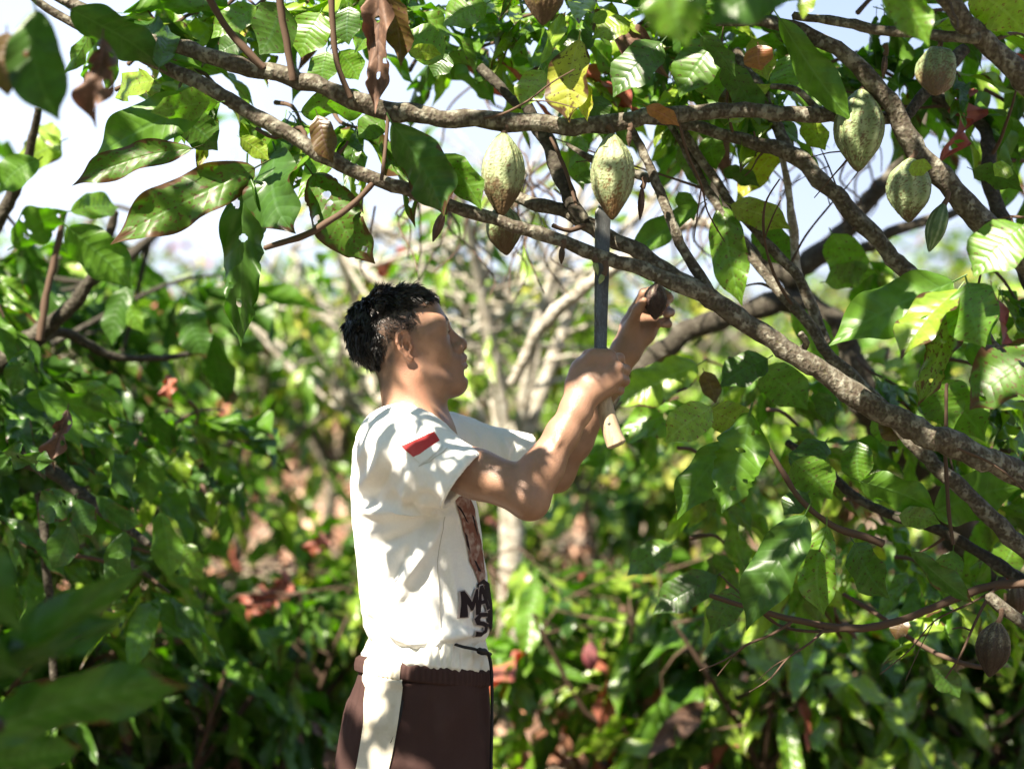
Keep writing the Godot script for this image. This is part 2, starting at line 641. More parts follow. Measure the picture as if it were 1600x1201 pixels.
# ---------------------------------------------------------------- trees
func twig_leaves(out: Array, a: Vector3, b: Vector3, n: int, length: float, mats: Array, droop: float, near: bool, from := 0.25):
	# leaves along the twig a-b, alternating, more of them at its end
	var dir := (b - a).normalized()
	var side := dir.cross(Vector3.UP)
	if side.length() < 0.1:
		side = Vector3.RIGHT
	side = side.normalized()
	for k in n:
		var t := lerpf(from, 1.0, pow((k + 0.5) / n, 0.7))
		var p := a.lerp(b, t)
		var s := (1.0 if k % 2 == 0 else -1.0)
		var d := dir * rng.randf_range(0.25, 0.9) + side * s * rng.randf_range(0.3, 1.0) + Vector3.DOWN * droop * rng.randf_range(0.35, 1.25) + Vector3(rng.randfn(), rng.randfn(), rng.randfn()) * 0.16
		d = d.normalized()
		var up := (Vector3.UP * 0.75 + Vector3(rng.randfn(), 0.0, rng.randfn()) * 0.35 + Vector3(dir.x, 0.0, dir.z) * 0.8).normalized()
		var l := length * rng.randf_range(0.62, 1.18)
		var bs := leaf_basis(d, up, l, rng.randf_range(0.56, 0.88))
		out.append([Transform3D(bs, p + d * l * 0.11), rng.randi() % 8, pick(mats), near])

func grow(called: String, label: String, group: String, base: Vector3, fork: float, cc: Vector3, cr: Vector3, limbs: int, twigs: int, per: int, length: float, mats: Array, mat: Material, thick: float, droop := 1.15, most := 290) -> Node3D:
	# cc, cr: centre and radii of the crown, from the tree's base
	var tree := thing(called, label, "tree", base, group)
	var leaves := []
	var lean := Vector3(rng.randf_range(-0.12, 0.12), 0, rng.randf_range(-0.1, 0.1))
	var top := Vector3(cc.x * 0.4, fork, cc.z * 0.4) + lean
	var mb := MB.new()
	tube(mb, curve([[Vector3(0, -0.06, 0), thick * 1.25], [Vector3(lean.x * 0.2, fork * 0.35, 0), thick], [top * Vector3(0.8, 0.75, 0.8), thick * 0.9], [top, thick * 0.8]], 0.12), 9, 0.16)
	part("trunk", mb.mesh(), mat, tree)
	for i in limbs:
		var az := TAU * (i + rng.randf_range(-0.3, 0.3)) / limbs
		var el := rng.randf_range(-0.15, 0.85)
		var end := cc + Vector3(cos(az) * cr.x, el * cr.y, sin(az) * cr.z) * 0.82
		var mid := top.lerp(end, 0.5) + Vector3(0, rng.randf_range(0.0, 0.18) * cr.y, 0) + Vector3(rng.randfn(), rng.randfn(), rng.randfn()) * 0.06
		var path := curve([[top - Vector3(0, thick, 0), thick * 0.62], [top.lerp(mid, 0.5), thick * 0.5], [mid, thick * 0.4], [end, thick * 0.2]], 0.12)
		var lb := MB.new()
		tube(lb, path, 7, 0.14)
		for k in twigs:
			var at: Vector3 = path[int(rng.randf_range(0.3, 0.999) * path.size())][0]
			var dir := Vector3(rng.randfn(), rng.randfn() * 0.8 + 0.1, rng.randfn()).normalized()
			var tip := cc + dir * cr * rng.randf_range(0.55, 1.0)
			var way := tip - at
			if way.length() > maxf(cr.x, cr.y) * 0.8:
				tip = at + way.normalized() * maxf(cr.x, cr.y) * rng.randf_range(0.5, 0.8)
			var bend := at.lerp(tip, 0.5) + Vector3(rng.randfn(), rng.randfn() + 0.6, rng.randfn()) * 0.05
			tube(lb, curve([[at, thick * 0.2], [bend, thick * 0.14], [tip, thick * 0.08]], 0.1), 5, 0.1)
			if per > 0:
				twig_leaves(leaves, bend, tip, per, length, mats, droop, false, 0.0)
		part("limb", lb.mesh(), mat, tree)
	hang_leaves(tree, leaves, most)
	return tree

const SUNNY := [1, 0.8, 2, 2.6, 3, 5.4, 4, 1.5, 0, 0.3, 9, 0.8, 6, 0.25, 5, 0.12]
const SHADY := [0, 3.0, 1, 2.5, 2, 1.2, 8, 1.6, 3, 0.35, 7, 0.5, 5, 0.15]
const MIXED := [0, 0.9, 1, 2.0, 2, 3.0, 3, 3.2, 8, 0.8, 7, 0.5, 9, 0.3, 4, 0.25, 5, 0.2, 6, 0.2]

func background_trees():
	# [pixel column of the stem, distance, height, crown radius across, crown radius up, limbs, twigs per limb, leaves per twig, leaf length, kinds, bark, stem radius, label]
	var list := [
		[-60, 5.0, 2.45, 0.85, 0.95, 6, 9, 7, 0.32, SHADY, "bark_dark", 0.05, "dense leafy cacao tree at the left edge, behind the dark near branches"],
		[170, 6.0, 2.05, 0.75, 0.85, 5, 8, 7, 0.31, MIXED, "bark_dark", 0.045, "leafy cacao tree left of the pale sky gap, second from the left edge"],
		[345, 7.6, 2.2, 0.85, 0.85, 6, 7, 6, 0.30, SUNNY, "bark", 0.04, "sunlit yellow-green cacao tree midway between left edge and the worker's back"],
		[500, 8.8, 2.2, 0.85, 0.85, 6, 6, 6, 0.30, SUNNY, "bark", 0.04, "sunlit cacao tree just left of the worker's head, far behind"],
		[610, 6.6, 2.85, 0.85, 1.05, 6, 9, 2, 0.24, SUNNY, "bark_pale", 0.05, "nearly bare twiggy tree with pale bark behind the worker's head"],
		[800, 6.2, 2.75, 0.80, 1.05, 6, 9, 2, 0.24, SUNNY, "bark_pale", 0.055, "pale-barked bare tree standing right behind the worker's elbow"],
		[940, 9.4, 2.0, 0.9, 0.85, 6, 6, 6, 0.30, SUNNY, "bark", 0.04, "sunlit bushy cacao tree seen past the machete blade"],
		[1090, 7.2, 1.62, 0.8, 0.75, 6, 7, 6, 0.31, SUNNY, "bark", 0.04, "bright green cacao tree below the raised hands, right of the machete handle"],
		[1240, 8.2, 2.05, 0.85, 0.85, 5, 9, 7, 0.30, MIXED, "bark", 0.04, "green cacao tree in the middle of the right half, beneath the long lichen branch"],
		[1420, 9.4, 2.3, 1.0, 1.05, 6, 9, 7, 0.30, SUNNY, "bark", 0.045, "tall sunlit cacao tree far behind the slender green pod"],
		[1600, 7.6, 2.2, 0.9, 1.0, 6, 9, 7, 0.31, MIXED, "bark", 0.045, "cacao tree at the right edge behind the big drooping leaves"],
		[985, 5.3, 1.05, 0.62, 0.5, 5, 7, 7, 0.28, MIXED, "twig", 0.022, "low green shrub right of the worker's hip"],
		[1190, 5.0, 1.02, 0.62, 0.5, 5, 8, 7, 0.29, MIXED, "twig", 0.022, "low shrub at the lower centre right with upright pale leaf"],
		[1400, 5.4, 1.08, 0.68, 0.55, 5, 8, 7, 0.29, SHADY, "twig", 0.022, "low dark green shrub left of the dark brown hanging pod"],
		[1590, 5.0, 1.1, 0.62, 0.55, 5, 8, 7, 0.29, MIXED, "twig", 0.022, "low shrub in the bottom right corner under the dark brown pod"],
		[860, 6.4, 0.85, 0.6, 0.42, 5, 7, 7, 0.27, SHADY, "twig", 0.02, "low shaded shrub close behind the worker's trousers on the right"],
		[430, 5.7, 0.98, 0.66, 0.5, 5, 8, 7, 0.28, MIXED, "twig", 0.022, "low shrub left of the worker's trousers with reddish leaves"],
		[255, 5.1, 0.95, 0.6, 0.48, 5, 8, 7, 0.28, SHADY, "twig", 0.022, "low shrub behind the big dark leaf at the lower left"],
		[585, 6.8, 0.95, 0.6, 0.48, 5, 7, 7, 0.28, MIXED, "twig", 0.02, "low shrub directly behind the worker's legs"],
		[60, 4.7, 1.05, 0.62, 0.5, 5, 8, 7, 0.29, SHADY, "twig", 0.022, "low dark shrub in the lower left corner"],
		[730, 7.8, 1.15, 0.7, 0.58, 5, 8, 7, 0.29, SUNNY, "twig", 0.022, "sunlit shrub behind the worker's shirt front"],
	]
	for t in list:
		var d: float = t[1]
		var base := P(t[0], 600.5, d)
		base.y = rise(base.z)
		var ry: float = t[4]
		var cc := Vector3(0, t[2] - ry - base.y * 0.5, 0)
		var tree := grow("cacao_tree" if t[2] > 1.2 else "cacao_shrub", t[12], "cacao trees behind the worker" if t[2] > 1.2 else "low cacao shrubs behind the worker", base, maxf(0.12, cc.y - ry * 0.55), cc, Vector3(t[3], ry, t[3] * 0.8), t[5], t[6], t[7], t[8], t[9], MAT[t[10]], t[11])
		var red := []
		if t[0] == 345:
			for r in [[400, 655, 385, 702, 30], [390, 655, 405, 690, 22], [380, 745, 384, 772, 22], [245, 445, 258, 500, 30], [262, 450, 250, 490, 24]]:
				one_leaf(tree, red, r[0], r[1], r[2], r[3], r[4], 6.6, 0.0, 0.3, 7, 6)
		if t[0] == 430:
			for r in [[410, 915, 388, 970, 40], [400, 925, 380, 950, 30], [445, 890, 425, 962, 40], [430, 905, 452, 940, 28], [500, 830, 490, 870, 34]]:
				one_leaf(tree, red, r[0], r[1], r[2], r[3], r[4], 5.1, 0.0, 0.3, 7, 6)
		if red:
			hang_leaves(tree, red)
	var far := [[60, 13.0, 3.0, "far left sunlit tree on the skyline"], [300, 14.5, 2.75, "far tree on the skyline under the long hanging leaf"], [480, 12.5, 2.5, "far low tree on the skyline left of the worker's hair"],
		[700, 13.5, 2.5, "far tree on the skyline right in front of the worker's face"], [900, 15.0, 2.6, "far pale tree on the skyline under the two pods"], [1110, 13.0, 2.4, "far tree on the skyline behind the hand holding the black pod"],
		[1330, 14.5, 2.8, "far tree on the skyline behind the forked branches at right"], [1560, 13.0, 2.8, "far tall tree on the skyline at the right edge"]]
	for t in far:
		var base := P(t[0], 600.5, t[1])
		base.y = rise(base.z)
		var ry: float = t[2] * 0.42
		grow("cacao_tree", t[3], "far trees on the skyline", base, 0.25, Vector3(0, t[2] - ry - base.y * 0.7, 0), Vector3(1.35, ry, 1.0), 6, 12, 7, 0.27, SUNNY, MAT.bark, 0.05, 1.1, 200)

func trees_around():
	# the plantation goes on behind and beside the viewpoint
	var list := [[-3.1, -0.6, "cacao tree outside the picture, left of the viewpoint"], [-2.3, 2.1, "cacao tree outside the picture, behind the viewpoint on the left"], [0.2, 3.0, "cacao tree outside the picture, straight behind the viewpoint"],
		[2.5, 2.0, "cacao tree outside the picture, behind the viewpoint on the right"], [3.3, -0.8, "cacao tree outside the picture, right of the viewpoint"], [-4.3, -3.6, "cacao tree outside the picture, beyond its left edge"], [4.6, -3.6, "cacao tree outside the picture, beyond its right edge"]]
	for t in list:
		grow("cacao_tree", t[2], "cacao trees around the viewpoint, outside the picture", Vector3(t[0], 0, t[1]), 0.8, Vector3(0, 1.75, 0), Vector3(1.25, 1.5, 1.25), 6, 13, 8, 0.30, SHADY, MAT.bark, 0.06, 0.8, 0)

func px_path(pts: Array, d0: float, d1: float, thin := 1.0) -> Array:
	# [pixel column, pixel row, half thickness in pixels] at distances running from d0 to d1
	var out := []
	for i in pts.size():
		var d := lerpf(d0, d1, float(i) / (pts.size() - 1))
		out.append([P(pts[i][0], pts[i][1], d), pts[i][2] / FOC * d * thin])
	return out

func limb(tree: Node3D, called: String, pts: Array, d0: float, d1: float, mat: Material, rough := 0.2) -> Array:
	var path := curve(px_path(pts, d0, d1), 0.018)
	var moved := []
	var f := FastNoiseLite.new()
	f.seed = tree.get_child_count() + 60
	f.frequency = 3.0
	for i in path.size():
		var q: Vector3 = path[i][0] - tree.position
		var r: float = path[i][1]
		var wob := Vector3(f.get_noise_1d(i * 0.05), f.get_noise_1d(i * 0.05 + 90), f.get_noise_1d(i * 0.05 + 200)) * r * 0.5
		var lump := 1.0 + 0.16 * f.get_noise_1d(i * 0.09 + 400)
		moved.append([q + wob, r * lump])
	limb_paths.append(moved)
	var mb := MB.new()
	tube(mb, moved, 14 if pts[0][2] > 7 else 7, rough)
	part(called, mb.mesh(), mat, tree)
	return moved

var limb_paths: Array = []

# thin bare side twigs, spurs and stubs on the limbs made so far
func side_twigs(tree: Node3D, n: int):
	var keep := rng.state
	rng.seed = 99
	var paths := limb_paths.filter(func(p): return p.size() > 25)
	for i in n:
		var p: Array = paths[rng.randi() % paths.size()]
		var k := int(rng.randf_range(0.05, 0.9) * p.size())
		var at: Vector3 = p[k][0]
		var q := to_px(at + tree.position)
		if q.x > 1650 or q.y < -20 or (q.x > 700 and q.x < 1100 and q.y > 290 and q.y < 480):
			continue
		var way: Vector3 = (p[mini(k + 2, p.size() - 1)][0] - p[maxi(k - 2, 0)][0]).normalized()
		var d := (Vector3(rng.randfn(), rng.randfn() * 0.9 - 0.1, rng.randfn() * 0.5).normalized() - way * 0.9).normalized()
		var l := rng.randf_range(0.03, 0.10) if i % 3 == 0 else rng.randf_range(0.12, 0.42)
		var r0 := rng.randf_range(0.0022, 0.0042)
		var pts := [[at, r0 * 1.3]]
		var c := at
		for s in 4:
			d = (d + Vector3(rng.randfn(), rng.randfn(), rng.randfn()) * 0.22).normalized()
			c += d * l * 0.25
			pts.append([c, r0 * (1.0 - 0.18 * s)])
		var mb := MB.new()
		tube(mb, curve(pts, 0.02), 6, 0.25)
		if l > 0.2:
			var e := (d + Vector3(rng.randfn(), rng.randfn(), rng.randfn()) * 0.6).normalized()
			tube(mb, curve([[pts[2][0], r0 * 0.6], [pts[2][0] + e * l * 0.2, r0 * 0.5], [pts[2][0] + e * l * 0.4 + Vector3(0, -0.01, 0), r0 * 0.35]], 0.02), 5, 0.2)
		part("twig", mb.mesh(), MAT.twig, tree)
	rng.state = keep

func spray(tree: Node3D, out: Array, x0: float, y0: float, d0: float, x1: float, y1: float, d1: float, n: int, length: float, mats: Array, droop := 0.9):
	var a := P(x0, y0, d0) - tree.position
	var b := P(x1, y1, d1) - tree.position
	var mid := a.lerp(b, 0.5) + Vector3(0, 0.02, 0) + Vector3(rng.randfn(), rng.randfn(), rng.randfn()) * 0.012
	var mb := MB.new()
	tube(mb, curve([[a, 0.0055], [mid, 0.0045], [b, 0.0028]], 0.03), 6, 0.1)
	part("twig", mb.mesh(), MAT.twig, tree)
	twig_leaves(out, a, b, n, length, mats, droop, true, 0.3)

# one leaf that can be told apart in the photograph: stalk end, tip, width in pixels, distance, how much farther its tip is, roll about its length, shape, kind
func one_leaf(tree: Node3D, out: Array, bx: float, by: float, tx: float, ty: float, w: float, d: float, dz: float, roll: float, shape: int, kind: int):
	var a := P(bx, by, d)
	var b := P(tx, ty, d + dz)
	var x := (b - a)
	var length := x.length()
	var to_eye := (Vector3(0, EYE, 0) - (a + b) * 0.5).normalized()
	var z := x.normalized().cross(to_eye).normalized()
	var y := z.cross(x.normalized()).normalized()
	z = z.rotated(x.normalized(), roll)
	y = y.rotated(x.normalized(), roll)
	var wide := [0.30, 0.34, 0.28, 0.36, 0.32, 0.29, 0.33, 0.27]
	var width: float = 0.93 * w / FOC * d / wide[shape] / maxf(0.5, absf(cos(roll)))
	# the upper face is turned upwards
	if y.y < 0.0 and absf(y.y) > 0.12:
		y = -y
		z = -z
	out.append([Transform3D(Basis(x, y * length * 0.8, z * width), a - tree.position), shape, kind, true])

func left_tree():
	var base := P(-330, 600.5, 4.0)
	base.y = 0.0
	var tree := thing("cacao_tree", "dark cacao tree in shade along the left edge, nearest of the left trees", "tree", base)
	var lv := []
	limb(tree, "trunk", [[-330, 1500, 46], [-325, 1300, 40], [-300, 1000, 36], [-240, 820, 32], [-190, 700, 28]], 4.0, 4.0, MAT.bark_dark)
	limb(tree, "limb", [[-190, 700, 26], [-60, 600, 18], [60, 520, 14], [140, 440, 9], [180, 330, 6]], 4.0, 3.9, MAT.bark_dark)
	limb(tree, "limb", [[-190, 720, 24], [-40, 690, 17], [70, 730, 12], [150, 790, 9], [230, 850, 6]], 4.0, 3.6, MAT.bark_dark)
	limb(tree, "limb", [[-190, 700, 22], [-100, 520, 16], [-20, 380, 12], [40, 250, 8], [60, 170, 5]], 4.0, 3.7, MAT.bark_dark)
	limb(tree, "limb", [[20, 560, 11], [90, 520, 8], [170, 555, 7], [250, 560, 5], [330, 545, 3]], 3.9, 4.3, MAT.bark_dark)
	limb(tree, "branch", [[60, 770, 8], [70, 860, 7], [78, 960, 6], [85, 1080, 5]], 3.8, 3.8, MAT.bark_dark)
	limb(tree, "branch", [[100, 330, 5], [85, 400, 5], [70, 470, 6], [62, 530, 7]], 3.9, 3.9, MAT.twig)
	var L := [
		[105, 355, 205, 452, 75, 3.6, 0.05, 0.3, 1, 1], [20, 385, 105, 330, 60, 3.7, 0.0, 0.5, 3, 1], [110, 330, 185, 325, 46, 3.7, 0.1, -0.4, 2, 2],
		[60, 250, 0, 300, 55, 3.6, 0.0, 0.3, 0, 1], [95, 220, 10, 255, 52, 3.9, 0.1, 0.2, 1, 3], [90, 235, 60, 195, 34, 3.9, 0.1, 0.2, 0, 3],
		[290, 478, 322, 560, 58, 4.2, 0.0, 0.2, 1, 8], [330, 520, 355, 630, 50, 4.2, 0.1, 0.5, 2, 0], [205, 445, 175, 540, 40, 4.1, 0.0, 0.6, 0, 0],
		[190, 440, 225, 520, 34, 4.2, 0.0, 0.3, 0, 2], [45, 545, 20, 620, 44, 3.6, 0.0, 0.2, 3, 0], [40, 620, 190, 660, 44, 3.7, 0.0, 0.7, 1, 1],
		[110, 600, 195, 655, 42, 3.7, 0.0, 0.4, 0, 2], [60, 610, 125, 700, 40, 3.6, 0.0, -0.5, 2, 1], [0, 705, 85, 720, 28, 3.4, -0.1, 0.8, 5, 0],
		[210, 665, 165, 722, 40, 3.8, 0.0, 0.3, 1, 8], [272, 672, 318, 720, 40, 4.0, 0.0, 0.3, 3, 8], [220, 660, 275, 700, 36, 4.0, 0.0, 0.8, 0, 0],
		[115, 775, 58, 812, 58, 3.5, 0.0, 0.3, 3, 8], [120, 780, 142, 842, 42, 3.5, 0.0, -0.2, 1, 8], [115, 800, 80, 890, 50, 3.5, 0.0, 0.4, 2, 0],
		[150, 775, 225, 822, 36, 3.6, 0.0, 0.3, 0, 8], [205, 690, 180, 780, 42, 3.9, 0.0, 0.5, 3, 1], [240, 700, 235, 790, 50, 3.9, 0.0, 0.3, 1, 1],
		[280, 700, 290, 755, 44, 4.0, 0.0, 0.3, 3, 3], [195, 830, 190, 930, 46, 3.5, 0.0, 0.3, 0, 0], [250, 800, 265, 905, 50, 3.7, 0.0, 0.5, 2, 1],
		[285, 850, 315, 905, 46, 3.8, 0.0, 0.4, 1, 2], [105, 640, 85, 735, 30, 3.5, 0.0, 0.5, 7, 5], [335, 765, 330, 830, 34, 4.4, 0.0, 0.4, 0, 3], [350, 790, 352, 855, 28, 4.4, 0.0, 0.4, 2, 1],
		[365, 610, 352, 630, 24, 4.3, 0.0, 0.4, 7, 5], [260, 585, 268, 625, 26, 4.3, 0.0, 0.4, 7, 6], [315, 755, 318, 805, 16, 4.2, 0.0, 0.4, 7, 5]]
	for l in L:
		one_leaf(tree, lv, l[0], l[1], l[2], l[3], l[4], l[5], l[6], l[7], l[8], l[9])
	for i in 30:
		var x0 := rng.randf_range(-140, 190)
		var y0 := rng.randf_range(330, 930)
		if y0 < 460 and x0 > 60:
			x0 -= 160
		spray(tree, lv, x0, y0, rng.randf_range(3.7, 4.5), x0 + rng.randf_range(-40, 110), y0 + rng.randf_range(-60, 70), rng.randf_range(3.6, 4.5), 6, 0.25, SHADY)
	for i in 9:
		var x0 := rng.randf_range(180, 300)
		var y0 := rng.randf_range(520, 900)
		spray(tree, lv, x0, y0, 4.2, x0 + rng.randf_range(0, 90), y0 + rng.randf_range(-40, 60), 4.4, 5, 0.22, MIXED)
	hang_leaves(tree, lv)

func near_shrub():
	var base := P(-700, 600.5, 2.1)
	base.y = 0.0
	var tree := thing("cacao_shrub", "out-of-focus dark shrub close to the lens in the lower left corner", "shrub", base)
	var lv := []
	limb(tree, "trunk", [[-700, 2320, 60], [-690, 2000, 50], [-600, 1500, 40], [-400, 1250, 30], [-150, 1150, 20], [0, 1130, 12]], 2.1, 2.05, MAT.bark_dark)
	limb(tree, "limb", [[-600, 1500, 40], [-420, 1100, 28], [-200, 930, 20], [-40, 850, 12]], 2.1, 2.0, MAT.bark_dark)
	one_leaf(tree, lv, -70, 1168, 302, 1072, 96, 2.10, 0.02, 0.4, 0, 8)
	one_leaf(tree, lv, -150, 1130, 232, 880, 74, 2.05, 0.05, 0.3, 2, 0)
	one_leaf(tree, lv, -120, 1075, 205, 962, 58, 2.07, 0.02, 0.4, 5, 0)
	one_leaf(tree, lv, -110, 790, 34, 985, 120, 2.00, 0.0, 0.2, 1, 0)
	one_leaf(tree, lv, -40, 1192, 130, 1165, 62, 2.15, 0.02, 0.5, 2, 8)
	one_leaf(tree, lv, -130, 930, 40, 1060, 84, 2.05, 0.0, 0.3, 1, 0)
	hang_leaves(tree, lv)
	# the rest of its crown, over and beside the lens
	var crown := []
	var n := 0
	while n < 150:
		var p := Vector3(rng.randf_range(-2.6, 1.9), rng.randf_range(0.7, 3.0), rng.randf_range(-2.3, 1.6))
		if p.x > -0.7 and p.y < 2.0 and p.z > -0.9 or p.z < 0.3 and p.y > EYE and p.y < EYE + absf(p.z) * 0.24 + 0.7 and p.x > -absf(p.z) * 0.32 - 0.4:
			continue
		var q := p + Vector3(rng.randfn(), rng.randfn() * 0.5, rng.randfn()) * 0.2
		if p.z < 0.35:
			var m := absf(p.z) * 0.24 + 0.38
			if absf(p.x) < absf(p.z) * 0.32 + 0.38 and absf(p.y - EYE) < m:
				continue
		var far_on := (p.z + 3.2) / SUN.z
		var hit := p - SUN * far_on
		if absf(hit.x) < 1.6 and hit.y > 0.5 and hit.y < 2.5:
			continue
		n += 1
		twig_leaves(crown, p - base, q - base, 6, 0.25, SHADY, 0.6, false, 0.0)
	for i in 60:
		var p := Vector3(rng.randf_range(-1.7, -0.55), rng.randf_range(2.35, 2.9), rng.randf_range(-1.75, -0.5))
		var hit := p - SUN * ((p.z + 3.2) / SUN.z)
		if hit.x > -0.7 and hit.y > 0.5:
			continue
		var q := p + Vector3(rng.randfn(), rng.randfn() * 0.4, rng.randfn()) * 0.2
		twig_leaves(crown, p - base, q - base, 6, 0.25, SHADY, 0.4, false, 0.0)
	for i in 60:
		var p := Vector3(rng.randf_range(-1.7, -0.95), rng.randf_range(0.6, 1.9), rng.randf_range(-2.0, -0.5))
		var q := p + Vector3(rng.randfn(), rng.randfn() * 0.4, rng.randfn()) * 0.1
		twig_leaves(crown, p - base, q - base, 6, 0.22, SHADY, 0.4, false, 0.0)
	hang_leaves(tree, crown, 0)

func main_tree():
	var base := P(1900, 600.5, 3.2)
	base.y = 0.0
	var tree := thing("cacao_tree", "big cacao tree in front whose lichen-spotted branches cross the whole picture", "tree", base)
	var B = MAT.bark
	limb(tree, "trunk", [[1905, 1740, 60], [1900, 1500, 52], [1880, 1200, 48], [1850, 1000, 44], [1800, 850, 40], [1780, 760, 34]], 3.2, 3.1, B)
	limb(tree, "limb", [[1790, 860, 26], [1700, 800, 23], [1600, 742, 21], [1500, 700, 20], [1430, 672, 19], [1360, 630, 18], [1290, 585, 17], [1200, 525, 16], [1110, 466, 15], [1030, 433, 12], [940, 400, 11], [870, 375, 11], [800, 352, 10], [720, 325, 10], [640, 300, 11], [560, 268, 11], [500, 238, 12], [430, 200, 12], [370, 165, 11], [310, 130, 12], [250, 100, 10], [180, 68, 8], [100, 30, 7], [20, -30, 6]], 3.1, 2.95, B)
	limb(tree, "branch", [[1125, 474, 12], [1060, 433, 12], [1000, 395, 12], [930, 356, 13], [880, 330, 11], [840, 318, 10], [808, 306, 9], [760, 285, 8], [700, 265, 6]], 3.08, 3.2, B)
	limb(tree, "limb", [[1402, 186, 10], [1312, 182, 11], [1240, 178, 12], [1150, 172, 12], [1060, 178, 13], [980, 190, 13], [900, 197, 13], [820, 193, 14], [740, 187, 14], [660, 180, 14], [600, 170, 15], [540, 150, 15], [480, 130, 14], [420, 112, 14], [350, 95, 13], [290, 75, 12], [220, 58, 10], [160, 30, 9], [100, 0, 8], [40, -40, 7]], 3.08, 2.95, B)
	limb(tree, "limb", [[1790, 700, 30], [1720, 540, 24], [1640, 450, 22], [1560, 372, 20], [1490, 300, 19], [1430, 225, 17], [1400, 180, 15], [1370, 135, 14], [1330, 95, 13], [1290, 65, 12], [1240, 42, 11], [1180, 32, 8], [1120, 36, 6]], 3.1, 3.0, B)
	limb(tree, "limb", [[1790, 600, 27], [1760, 380, 22], [1680, 200, 19], [1590, 115, 17], [1530, 50, 16], [1480, 2, 14], [1430, -70, 15]], 3.1, 2.85, B)
	limb(tree, "branch", [[1530, 58, 9], [1490, 58, 9], [1440, 51, 8], [1370, 46, 8], [1310, 34, 8], [1240, 25, 6]], 2.92, 3.0, B)
	limb(tree, "branch", [[1040, 180, 8], [1110, 205, 9], [1170, 218, 10], [1232, 238, 13], [1280, 280, 14], [1330, 330, 14], [1380, 385, 14], [1430, 436, 14], [1500, 500, 15], [1600, 590, 16], [1740, 720, 18]], 3.3, 3.2, B)
	limb(tree, "branch", [[1232, 236, 11], [1212, 190, 10], [1180, 130, 9], [1150, 80, 7]], 3.28, 3.4, B)
	limb(tree, "branch", [[1040, 185, 5], [1075, 240, 7], [1105, 295, 7], [1140, 350, 7], [1190, 420, 8], [1250, 490, 9], [1300, 560, 10], [1360, 615, 11], [1430, 695, 12], [1480, 742, 13], [1540, 800, 14], [1600, 860, 15], [1720, 960, 17]], 3.4, 3.2, B)
	limb(tree, "branch", [[1060, 195, 6], [1100, 258, 7], [1150, 325, 7], [1190, 372, 7], [1240, 425, 8], [1265, 470, 9], [1290, 535, 9]], 3.36, 3.36, B)
	limb(tree, "branch", [[1222, 240, 6], [1232, 300, 6], [1240, 360, 7], [1245, 420, 7], [1268, 475, 8]], 3.4, 3.38, MAT.bark_pale)
	limb(tree, "branch", [[985, 200, 6], [1012, 250, 7], [1030, 300, 8], [1052, 355, 9], [1092, 430, 10], [1118, 476, 10]], 3.15, 3.1, B)
	limb(tree, "branch", [[820, 160, 8], [850, 212, 12], [872, 262, 13], [892, 310, 12], [910, 346, 11]], 3.2, 3.1, MAT.bark_dark)
	limb(tree, "branch", [[750, 105, 8], [790, 145, 8], [820, 165, 8]], 3.25, 3.2, MAT.bark_dark)
	limb(tree, "twig", [[885, 225, 3], [930, 250, 6], [1000, 275, 7], [1015, 280, 7]], 3.25, 3.2, B)
	limb(tree, "twig", [[860, 215, 2.5], [885, 270, 3], [905, 340, 3]], 3.12, 3.1, MAT.twig)
	limb(tree, "twig", [[582, 286, 5], [548, 322, 5], [510, 348, 5], [465, 372, 5], [412, 387, 4]], 3.0, 3.0, MAT.twig)
	limb(tree, "twig", [[606, 180, 3], [602, 230, 3], [596, 282, 3]], 3.0, 2.98, MAT.twig)
	limb(tree, "twig", [[436, -10, 6], [445, 50, 6], [458, 124, 6]], 2.95, 2.98, MAT.twig)
	limb(tree, "twig", [[518, -10, 5], [520, 50, 5], [530, 110, 5], [548, 150, 5]], 2.95, 2.98, MAT.twig)
	limb(tree, "twig", [[325, -5, 6], [360, 50, 6], [412, 108, 7]], 2.95, 2.98, MAT.twig)
	limb(tree, "twig", [[480, 240, 4], [470, 200, 4], [430, 215, 3], [400, 200, 3]], 3.0, 3.05, MAT.twig)
	limb(tree, "twig", [[1195, 690, 4], [1225, 740, 5], [1260, 790, 5], [1310, 825, 5], [1380, 848, 6]], 3.1, 3.15, MAT.twig)
	limb(tree, "branch", [[1230, 690, 6], [1290, 735, 7], [1340, 780, 8], [1400, 805, 8], [1470, 830, 8], [1540, 870, 10], [1620, 920, 12], [1760, 1010, 14]], 3.5, 3.2, MAT.bark_dark)
	limb(tree, "twig", [[1110, 930, 4], [1160, 945, 4], [1230, 966, 5], [1320, 982, 6], [1400, 972, 6], [1470, 943, 7], [1560, 915, 7], [1700, 910, 8]], 3.3, 3.2, MAT.twig)
	limb(tree, "twig", [[1318, 928, 3], [1380, 965, 4], [1440, 1008, 4], [1500, 1035, 4], [1560, 1045, 4]], 3.5, 3.3, MAT.twig)
	limb(tree, "twig", [[1480, 600, 3], [1478, 700, 3], [1482, 790, 3], [1490, 850, 3]], 3.2, 3.2, MAT.twig)
	limb(tree, "branch", [[1545, 932, 9], [1575, 955, 10], [1610, 978, 11], [1720, 1040, 14]], 3.1, 3.1, B)
	limb(tree, "twig", [[1255, 545, 7], [1262, 535, 6], [1252, 520, 6]], 3.08, 3.05, B)
	limb(tree, "twig", [[912, 352, 5], [890, 360, 4], [863, 352, 4]], 3.08, 3.04, MAT.twig)
	limb(tree, "twig", [[1205, 135, 5], [1245, 140, 5], [1280, 175, 6]], 3.1, 3.08, B)
	limb(tree, "twig", [[1510, 75, 10], [1470, 120, 9], [1430, 165, 9], [1402, 195, 9]], 3.15, 3.1, MAT.bark_dark)
